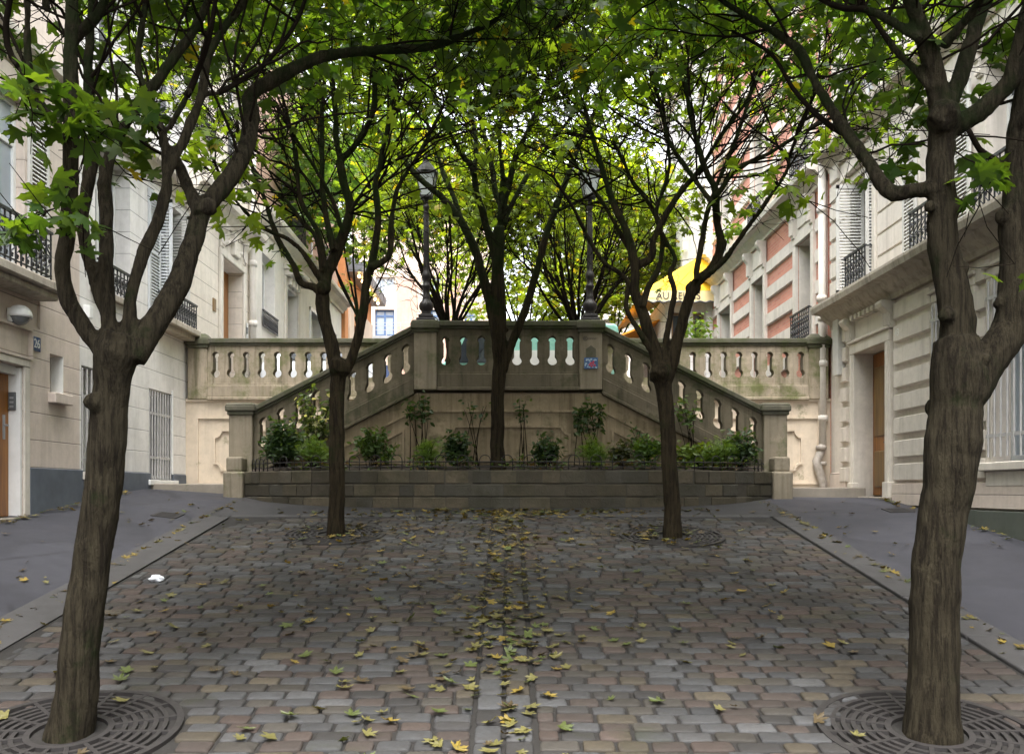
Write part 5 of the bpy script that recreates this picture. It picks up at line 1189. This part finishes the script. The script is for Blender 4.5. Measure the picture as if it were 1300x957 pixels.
# T5 planter tree
D = 13.15
L5 = [trunk([(632, 600, 14), (632, 585, 12), (632, 560, 10.5), (632, 500, 10.5), (633, 450, 11.5), (633, 410, 13), (632, 370, 11), (632, 330, 9.5), (634, 290, 9)], D),
 limb([(634, 295), (635, 263), (630, 245), (624, 210), (617, 180), (604, 120), (595, 40)], 6, 2.5, D, .5), limb([(635, 280), (641, 252), (648, 230), (657, 195), (666, 175), (690, 120), (705, 50)], 7, 2.5, D, -.4),
 limb([(640, 285), (646, 268), (656, 248), (674, 218), (700, 180), (740, 130)], 5, 2, D, .8), limb([(635, 265), (638, 218), (634, 175), (641, 100), (630, 20)], 4.5, 2, D, -.7),
 limb([(629, 330), (624, 312), (616, 280), (605, 243), (600, 215), (580, 187), (558, 140), (540, 80)], 7, 2.5, D, -.5), limb([(602, 222), (604, 180), (597, 120), (600, 40)], 4, 2, D - .2, .8),
 limb([(629, 412), (623, 388), (614, 353), (603, 318), (585, 280), (565, 255), (530, 224), (495, 183), (468, 148), (430, 90)], 9, 2.5, D, .5), limb([(588, 285), (575, 248), (562, 218), (550, 180), (530, 120)], 5, 2, D + .2, .8),
 limb([(638, 470), (650, 435), (661, 408), (676, 366), (688, 320), (701, 275), (721, 224), (737, 178), (765, 120)], 8, 3.5, D, .3), limb([(702, 272), (735, 255), (770, 235), (800, 215)], 3, 1.5, D + .2, -.5)]
build_tree('maple_tree', 'tall maple growing from the planter before the middle of the terrace', 'tree', P(632, 585, D), L5,
  dict(c=(-.15, 13.3), R=2.8, z0=4.2, z1=7.6, n=900, zmin=3.6, hollow=.25, bare=.55, lpt=3.8, rs=(.80, .80), ls=.95, twig=1.1, yellow=.02, br=(60, .8, 2.0, .011), brz=1.4, cols=((.06, .115, .013), (.16, .22, .022))), M['bark_red'], GT, 15, .014, [(*P(x, y, D + q), n, .14) for x, y, q, n in ((690, 235, -.5, 8), (670, 215, -.6, 10), (720, 195, -.4, 10), (600, 290, .5, 5), (580, 265, .6, 6), (760, 190, -.2, 10), (690, 185, -.6, 10), (640, 150, -.5, 10))])
# trees of the upper street
def fan(px, d, zt, n, spread, seed, z_end, h=.036):
    rnd = random.Random(seed); x = (px - CX) / F * d; zb = ZU(0, d); o = [([(x, d, zb - .1), (x, d, zb + .3), (x + .02, d, zt - .4), (x, d, zt)], [.16, .13, .11, .13])]
    for k in range(n):
        a = 2 * math.pi * k / n + rnd.uniform(-.3, .3); s = spread * rnd.uniform(.5, 1.1); q = np.array((math.cos(a), math.sin(a) * .9))
        p = [(x, d, zt - .1)]
        for t in (.25, .5, .75, 1): p.append((x + q[0] * s * t ** .85 + rnd.uniform(-.08, .08), d + q[1] * s * t ** .85 + rnd.uniform(-.08, .08), zt + (z_end - zt) * t * rnd.uniform(.9, 1.1)))
        o.append((p, [h, h * .8, h * .62, h * .45, h * .3]))
    return o
GU = 'trees along the upper street'
for (nm, lab, px, d, zt, n, spr, seed, zend, cr) in (
 ('maple_tree', 'bushy maple of many thin stems on the upper street, behind the left lamp post', 572, 18.6, 3.2, 15, 1.5, 21, 5.8, dict(R=1.9, z0=3.7, z1=7.4, n=850, zmin=3.1, hollow=.1, bare=.40, lpt=2.6, twig=1.4, yellow=.05, br=(90, .7, 1.8, .014), cols=((.07, .12, .014), (.16, .21, .022)))),
 ('maple_tree', 'bushy maple of many thin stems on the upper street, behind the right lamp post', 735, 18.6, 3.2, 16, 1.7, 22, 5.8, dict(R=2.1, z0=3.8, z1=7.4, n=1150, zmin=3.1, hollow=.1, bare=.48, lpt=2.8, twig=1.4, yellow=.03, br=(130, .7, 1.9, .014), cols=((.065, .115, .012), (.15, .20, .02)))),
 ('maple_tree', 'light green tree far up the street, seen between the planter maple stems', 668, 30, 4.6, 8, 2.2, 23, 9, dict(R=3.0, z0=4.5, z1=11.5, n=330, zmin=4.4, hollow=.1, bare=.0, lpt=5.5, ls=1.3, cols=((.10, .16, .022), (.20, .27, .035)))),
 ('maple_tree', 'dense bluish green tree on the upper street, before the far cream building', 456, 24, 4.6, 8, 1.8, 24, 8.5, dict(R=2.6, z0=6.1, z1=10.5, n=480, zmin=4.6, hollow=.1, bare=.0, lpt=6, ls=1.25, cols=((.05, .105, .03), (.10, .17, .04)))),
 ('maple_tree', 'tree with shady crown on the upper street, just left of the yellow awning', 775, 31, 4.6, 8, 1.9, 25, 9, dict(R=2.4, z0=5.4, z1=11, n=480, zmin=4.6, hollow=.1, bare=.0, lpt=6, ls=1.3, cols=((.06, .11, .014), (.15, .2, .02))))):
    x = (px - CX) / F * d; cr['c'] = (x, d); build_tree(nm, lab, 'tree', (x, d, ZU(0, d)), fan(px, d, zt, n, spr, seed, zend), cr, M['bark_red'], GU, seed, .022)

# ------------------------------------------------------------------ shrubs in the planter
def shrub(label, px, py_top, py_bot, w, d, kindl, nst, nl, seed, size, cols, climb=False):
    rng = np.random.default_rng(seed); b = P(px, 585, d); zb = .34; b[2] = zb; zt = (CY - py_top) / F * d; zlo = (CY - py_bot) / F * d; hw = w / 2 / F * d
    r = thing('shrub', label, 'shrub', b, 'shrubs growing in the planter'); m = MB(); pos = []; mt = []
    for k in range(nst):
        a = rng.uniform(0, 2 * math.pi); q = rng.uniform(.1, 1) ** .6 * hw * (.9 if not climb else .9); e = np.array((b[0] + q * math.cos(a), b[1] + q * .55 * math.sin(a) * (.4 if climb else 1), zlo + (zt - zlo) * rng.uniform(.35, 1) * (1 - .35 * (q / hw) ** 2)))
        s = b + rng.normal(0, .05 if not climb else .09, 3) * (1, .6, 0); md = (s + e) / 2 + np.array((0, 0, .12 * (e[2] - zb))) + rng.normal(0, .03, 3); t = np.linspace(0, 1, 8)[:, None]; path = (1 - t) ** 2 * s + 2 * t * (1 - t) * md + t * t * e
        m.tube(path, np.linspace(.008 if climb else .006, .003, 8), 4)
        for _ in range(int(nl / nst)):
            i = min(1, rng.uniform(.45 if not climb else .2, 1.05)); p = (1 - i) ** 2 * s + 2 * i * (1 - i) * md + i * i * e
            if p[2] < zlo - .02: continue
            pos.append(p + rng.normal(0, .045, 3))
    m.build('stem', M['twig'], r); pos = np.array(pos); pos[:, 2] = np.maximum(pos[:, 2], .36); n = len(pos)
    c = np.array(cols[0]) + (np.array(cols[1]) - np.array(cols[0])) * rng.random((n, 1)); 
    if len(cols) > 2: k = rng.random(n) < .16; c[k] = cols[2]
    leaves('foliage', pos, rng.uniform(.7, 1.2, n) * size, c, LT_F if kindl == 'fern' else LT_E, M['shrub'], r, rng, tilt=.9)
dk = ((.018, .04, .014), (.04, .075, .02)); lg = ((.06, .12, .015), (.12, .19, .03)); gl = ((.02, .045, .018), (.05, .08, .03)); va = ((.04, .07, .02), (.09, .13, .04), (.45, .46, .38))
for a in (('rounded dark green shrub at the left end of the planter', 358, 528, 590, 62, 13.45, 'e', 34, 1500, 31, .075, dk), ('feathery light green shrub beside the rounded dark one', 398, 545, 590, 44, 13.3, 'fern', 18, 420, 32, .11, lg),
 ('tall variegated shrub rising before the left stair rail', 398, 480, 560, 64, 13.75, 'e', 16, 420, 33, .095, va), ('loose green shrub with tall tips right of the left tree trunk', 476, 532, 590, 56, 13.5, 'e', 24, 750, 34, .075, ((.03, .06, .015), (.07, .12, .03))),
 ('low feathery light green plant left of the glossy bush', 544, 556, 590, 46, 13.3, 'fern', 16, 360, 35, .12, lg), ('small dark glossy bush just left of the planter maple', 580, 545, 590, 40, 13.3, 'e', 20, 520, 36, .085, gl),
 ('small dark bush with bare ochre wall on both sides, right of the planter maple', 692, 549, 590, 42, 13.3, 'e', 20, 480, 37, .08, gl), ('bright feathery plant under the leggy climber at the right panel', 757, 553, 590, 42, 13.35, 'fern', 16, 380, 38, .12, lg),
 ('dark red tinged bush left of the right slim tree', 789, 556, 590, 34, 13.3, 'e', 16, 420, 39, .07, ((.03, .035, .015), (.06, .075, .025))), ('dense mid green shrub touching the right slim tree', 822, 548, 592, 48, 13.35, 'e', 26, 900, 40, .07, ((.035, .075, .015), (.08, .14, .03))),
 ('yellow green loose shrub right of the right slim tree', 884, 560, 592, 60, 13.6, 'e', 22, 620, 41, .08, ((.06, .10, .018), (.11, .16, .03))), ('light green shrub left of the right end bush', 915, 553, 592, 46, 13.45, 'fern', 20, 460, 42, .11, lg), ('dark pointed bush at the right end of the planter', 940, 541, 592, 42, 13.55, 'e', 22, 640, 43, .085, gl)): shrub(*a)
for a in (('leggy climbing shrub on bare stems at the left corner of the landing', 532, 490, 535, 44, 13.8, 'e', 7, 300, 44, .09, dk, True), ('leggy shrub with dark leaf tuft at the right corner of the landing', 751, 503, 545, 46, 13.8, 'e', 8, 340, 45, .10, gl, True),
 ('thin bare stemmed sapling with few leaves right of the planter maple', 660, 505, 530, 36, 13.8, 'e', 5, 70, 46, .09, gl, True), ('thin sapling with sparse leaves left of the planter maple', 603, 507, 530, 40, 13.8, 'e', 5, 60, 47, .09, gl, True), ('leafy sapling reaching the right sloping balustrade', 873, 495, 535, 40, 13.75, 'e', 7, 220, 48, .09, ((.04, .075, .02), (.08, .13, .04)), True), ('single spiky sapling in front of the right stair wall', 808, 535, 575, 22, 13.8, 'e', 4, 90, 49, .08, dk, True)): shrub(*a)
n = 1500; xs_ = rng_.uniform(-3.7, 3.7, n) if False else np.random.default_rng(60).uniform(-3.7, 3.7, n); g_ = np.random.default_rng(61); dd_ = np.array([planter_d(x) + .16 for x in xs_]) + g_.random(n) * .9; keep = (dd_ < YC - .02) & (np.sin(xs_ * 4.1) + np.sin(xs_ * 9.7 + 1) + g_.normal(0, .8, n) > .1); xs_ = xs_[keep]; dd_ = dd_[keep]; n = len(xs_)
pos = np.stack([xs_, dd_, .33 + g_.random(n) ** 2 * .16], 1); cols = np.array((.025, .05, .014)) + np.array((.05, .07, .014)) * g_.random((n, 1)); cols[g_.random(n) < .3] = (.09, .06, .025)
kind(leaves('ground_cover', pos, g_.uniform(.04, .10, n), cols, LT_E, M['shrub'], None, g_, tilt=.7), 'stuff')
# pot plants
def pot(label, x, y, z, rad, n, seed, box=False):
    rng = np.random.default_rng(seed); r = thing('potted_plant', label, 'plant', (x, y, z), 'pot plants on ledges'); m = MB()
    m.lathe([(rad * .5, 0), (rad * .7, rad * .9), (rad * .78, rad * .9), (rad * .78, rad), (rad * .6, rad)], (x, y, z), 12); m.build('pot', M['far_cream'], r)
    pos = np.array((x, y, z + rad * 1.5)) + rng.normal(0, rad * .55, (n, 3)); leaves('foliage', pos, rng.uniform(.6, 1.1, n) * .13, np.array(lg[0]) + (np.array(lg[1]) - np.array(lg[0])) * rng.random((n, 1)), LT_E, M['shrub'], r, rng, tilt=1)
x, y, z = P(882, 431, 20.0); pot('green potted bush standing behind the right balustrade under the yellow awning', x, y, z - .33, .30, 260, 51)
pot('leafy potted plant on the cornice of the brick house, nearest the awning', XF - .2, 21.6, 5.77, .24, 200, 52); pot('trailing green pot plant on the brick house cornice between two railings', XF - .2, 18.5, 5.77, .2, 160, 53); pot('small pot plant on the far left house ledge beside the orange wall', -XF + .2, 30.3, 6.33, .22, 150, 54)

# ------------------------------------------------------------------ fallen leaves
LP = {'yellow': (.20, .145, .026), 'green': (.075, .095, .024), 'brown': (.072, .052, .025), 'olive': (.115, .105, .034)}
rng = np.random.default_rng(5)
def leaf_xy():
    k = rng.random()
    if k < .27: d = rng.uniform(4.6, 12.3); x = rng.normal(-.03, .16 + .03 * (12 - d) * .3)
    elif k < .50: d = 12.35 - abs(rng.normal(0, .35)); x = rng.normal(.1, 1.3)
    elif k < .62: gx, gd = GRATES[rng.choice([2, 3])]; a = rng.uniform(0, 6.28); q = abs(rng.normal(.5, .3)); x, d = gx + q * math.cos(a) + .2 * (1 if gx < 0 else -1), gd + q * math.sin(a)
    elif k < .955: d = rng.uniform(4.6, 12); x = rng.uniform(-3.2, 2.6) if rng.random() < .55 else rng.normal(-.6, .9)
    else: d = rng.uniform(6, 13); x = rng.uniform(3.4, 5.4) * rng.choice([-1, 1])
    if d < 6.0 and rng.random() < .6: return leaf_xy()
    return x, d
def lz(x, d): return zg(x, d) + (.022 if 3.4 < abs(x) < 4.0 else .016 if d < 11.9 else .010)
def flat_mat(n): return rot_mats(n, .22, rng)
curl = []
for v in range(3):
    tv, tf = LT_D; q = tv.copy(); q[:, 2] = (.16 + .22 * v) * (q[:, 0] ** 2 + .6 * (q[:, 1] - .3) ** 2) * rng.uniform(.8, 1.3) + .05 * np.sin(4 * q[:, 0] + v); curl.append((q, tf))
base = {}
for cn, c in LP.items():
    for v in range(3):
        mt = leaf_mat('fallen_leaf_' + cn, .12, .8) if (cn, 0) not in base else base[(cn, 0)].materials[0]
        me = bpy.data.meshes.new('fallen_leaf'); tv, tf = curl[v]; me.from_pydata((tv * .10).tolist(), [], tf.tolist()); at = me.color_attributes.new("Col", 'FLOAT_COLOR', 'POINT')
        at.data.foreach_set("color", np.tile((*(np.array(c) * rng.uniform(.85, 1.15)), 1), len(tv)).ravel()); me.materials.append(mt); base[(cn, v)] = me
allp = [leaf_xy() for _ in range(1700)]
allp = [p for p in allp if planter_d(min(3.98, abs(p[0]))) - .05 > p[1] and all((p[0] - g[0]) ** 2 + (p[1] - g[1]) ** 2 > .17 ** 2 for g in GRATES)]
allp.sort(key=lambda p: p[1]); near = [p for p in allp if abs(p[0] / p[1] * F + 5) < 640][:260]; rest = [p for p in allp if p not in near]
zone = lambda x, d: 'gutter' if abs(x + .02) < .24 else ('left asphalt pavement' if x < -3.6 else 'right asphalt pavement' if x > 3.4 else 'cobbles left of the gutter' if x < 0 else 'cobbles right of the gutter')
for x, d in near:
    cn = rng.choice(['yellow', 'green', 'brown', 'olive'], p=[.13, .24, .25, .38]); o = bpy.data.objects.new('fallen_leaf', base[(cn, int(rng.integers(3)))]); COL.objects.link(o); o.location = (x, d, lz(x, d)); s = rng.uniform(.42, .84); o.scale = (s, s, s); o.rotation_euler = (rng.normal(0, .2), rng.normal(0, .2), rng.uniform(0, 6.28))
    tag(o, f'{cn} maple leaf fallen on the {zone(x, d)}' if 'gutter' != zone(x, d) else f'{cn} maple leaf fallen along the central gutter', 'leaf', f'fallen {cn} leaves on the {zone(x, d)}')
for _ in range(420):
    k = rng.integers(4); d = rng.uniform(6, 13.2); rest.append(((-5.55, 5.5, -3.93, 3.72)[k] + abs(rng.normal(0, .07)) * (1, -1, 1, -1)[k], d))
rest = [p for p in rest if planter_d(min(3.98, abs(p[0]))) - .05 > p[1] or abs(p[0]) > 4.3]
n = len(rest); pos = np.array([(x, d, lz(x, d) + .002) for x, d in rest]); cols = np.array([LP[q] for q in rng.choice(['yellow', 'green', 'brown', 'olive'], n, p=[.28, .12, .28, .32])]) * rng.uniform(.7, 1.2, (n, 1))
kind(leaves('leaf_litter', pos, rng.uniform(.022, .075, n), cols, curl[1], M['dead_leaf'], None, rng, mats=flat_mat(n)), 'stuff')
# crumpled white paper
x, d = (198 - CX) / F * 8.45, 8.45; bm = MB(); vs = []
for i in range(7):
    for j in range(8): a = math.pi * i / 6; t = 2 * math.pi * j / 8; q = random.uniform(.7, 1.25); vs.append((x + .075 * q * math.sin(a) * math.cos(t), d + .06 * q * math.sin(a) * math.sin(t), zg(x, d) + .035 + .035 * q * math.cos(a)))
bm.add(vs, [(i * 8 + j, (i + 1) * 8 + j, (i + 1) * 8 + (j + 1) % 8, i * 8 + (j + 1) % 8) for i in range(6) for j in range(8)]); tag(bm.build('crumpled_paper', M['paper']), 'crumpled white paper scrap lying on the cobbles at the left', 'paper')

# ------------------------------------------------------------------ vehicles on the upper street (glimpsed between the balusters)
def vehicle(name, label, x, y, L, W, H, col, along='y', van=False, stripe=None):
    z = ZU(x, y); r = thing(name, label, 'van' if van else 'car', (x, y, z)); pm = plain('car_paint_' + name + str(round(x, 1)), col, .25, var=.05)
    cs = (lambda a, b, c: (x + b, y + a, z + c)) if along == 'y' else (lambda a, b, c: (x + a, y + b, z + c))
    prof = [(-.5, .28), (-.5, .58), (-.47, .68), (-.22, .72), (-.22, .28)] if False else None
    if van: body = [(-.5, .3), (-.5, .95), (-.46, 1.1), (-.40, 1.25), (-.30, H - .06), (-.26, H), (.48, H), (.5, H - .1), (.5, .3)]
    else: body = [(-.5, .28), (-.5, .62), (-.47, .74), (-.24, .86), (-.10, H - .04), (-.05, H), (.28, H), (.34, H - .05), (.47, .92), (.5, .8), (.5, .28)]
    m = MB(); w = W / 2; pts = [cs(a * L, -w, c) for a, c in body]; off = np.array(cs(0, w, 0)) - np.array(cs(0, -w, 0)); m.prism(pts, off); m.build('body', pm, r, bevel=.06, seg=3)
    for s in (-1, 1):
        m = MB(); q = [(-.22, .92), (-.11, H - .12), (.26, H - .12), (.40, .92)] if not van else [(-.36, 1.2), (-.28, H - .15), (-.12, H - .15), (-.12, 1.2)]
        m.prism([cs(a * L, s * (w - .01), c) for a, c in q], np.array(cs(0, s * .02, 0)) - np.array(cs(0, 0, 0))); m.build('side_window', M['glass'], r)
        for a in (-.31, .31):
            m = MB(); cc = np.array(cs(a * L, s * (w - .10), .31)); ax = (np.array(cs(0, s, 0)) - np.array(cs(0, 0, 0))); u = np.array(cs(1, 0, 0)) - np.array(cs(0, 0, 0)); k = 18
            ring = [cc + .31 * (u * math.cos(t) + np.array((0, 0, 1)) * math.sin(t)) for t in np.linspace(0, 2 * math.pi, k, endpoint=False)]; m.prism(ring, ax * .13); wh = m.build('wheel', M['plastic_dark'], r)
            m = MB(); m.prism([cc + ax * .125 + .19 * (u * math.cos(t) + np.array((0, 0, 1)) * math.sin(t)) for t in np.linspace(0, 2 * math.pi, k, endpoint=False)], ax * .015); m.build('rim', M['metal_grey'], wh)
        m = MB(); a = np.array(cs(-.505 * L, s * (w - .25), .66)); b = np.array(cs(-.46 * L, s * (w - .08), .78)); m.box(a[0], b[0], a[1], b[1], a[2], b[2]); m.build('headlight', M['glass_pale'], r)
    m = MB(); q = [(-.235, .90), (-.118, H - .1)] if not van else [(-.405, 1.25), (-.312, H - .12)]
    (a0, c0), (a1, c1) = q; e = .02; m.add([cs(a0 * L - e, -w + .12, c0 + e), cs(a0 * L - e, w - .12, c0 + e), cs(a1 * L - e, w - .18, c1 + e), cs(a1 * L - e, -w + .18, c1 + e)], [(0, 1, 2, 3)]); m.build('windscreen', M['glass'], r)
    if stripe is not None:
        for s in (-1, 1): m = MB(); m.prism([cs(a * L, s * (w + .0), c) for a, c in ((-.1, 1.05), (.49, 1.05), (.49, 1.5), (-.1, 1.5))], np.array(cs(0, s * .008, 0)) - np.array(cs(0, 0, 0))); m.build('side_stripe', stripe, r)
vehicle('parked_van', 'pale green utility van across the upper street, seen through the middle balustrade', .35, 22.6, 4.6, 1.9, 2.15, (.24, .50, .42), 'x', True, M['white_paint'])
vehicle('parked_car', 'white car parked on the upper street, seen through the left balustrade', -3.9, 19.2, 3.9, 1.65, 1.42, (.58, .60, .63), 'y')
vehicle('parked_car', 'dark blue car parked farther up the left on the upper street, behind the white one', -3.9, 24.2, 3.9, 1.65, 1.42, (.05, .07, .15), 'y')
EXPO = 2.8
# ------------------------------------------------------------------ camera, light, sky
cam = bpy.data.cameras.new('camera'); co = bpy.data.objects.new('camera', cam); COL.objects.link(co); co.location = (0, 0, 0); co.rotation_euler = (math.radians(90), 0, 0)
cam.sensor_width = 36; cam.lens = F / 1300 * 36; cam.shift_x = (650 - CX) / 1300; cam.shift_y = (CY - 478.5) / 1300; cam.clip_end = 2000; cam.clip_start = .05; SC.camera = co
EL, AZ = math.radians(70), math.radians(185)
w = bpy.data.worlds.new('World'); SC.world = w; w.use_nodes = True; t = w.node_tree; bg = t.nodes['Background']
sky = t.nodes.new('ShaderNodeTexSky'); sky.sky_type = 'NISHITA'; sky.sun_disc = False; sky.sun_elevation = EL; sky.sun_rotation = AZ; sky.air_density = 1.0; sky.dust_density = 4.0; sky.ozone_density = 1.0
hs = t.nodes.new('ShaderNodeHueSaturation'); hs.inputs['Saturation'].default_value = .22; hs.inputs['Value'].default_value = 1.0
t.links.new(sky.outputs[0], hs.inputs['Color']); t.links.new(hs.outputs[0], bg.inputs[0]); bg.inputs[1].default_value = .15
sun = bpy.data.lights.new('sun', 'SUN'); sun.energy = .7; sun.angle = math.radians(40); sun.color = (1, .96, .9); so = bpy.data.objects.new('sun', sun); COL.objects.link(so)
dirv = Vector((math.sin(AZ) * math.cos(EL), math.cos(AZ) * math.cos(EL), math.sin(EL))); so.rotation_euler = dirv.to_track_quat('Z', 'Y').to_euler(); so.location = (0, -5, 20)
for o in list(SC.objects):
    if o.parent is None: o.location.z += 2.1
SC.view_settings.view_transform = 'Standard'; SC.view_settings.look = 'None'; SC.view_settings.exposure = EXPO; SC.view_settings.gamma = 1.0
SC.render.engine = 'CYCLES'; cy = SC.cycles; cy.use_denoising = True; cy.max_bounces = 8; cy.diffuse_bounces = 5; cy.glossy_bounces = 3; cy.transmission_bounces = 6; cy.transparent_max_bounces = 6; cy.caustics_reflective = False; cy.caustics_refractive = False; cy.sample_clamp_indirect = 8
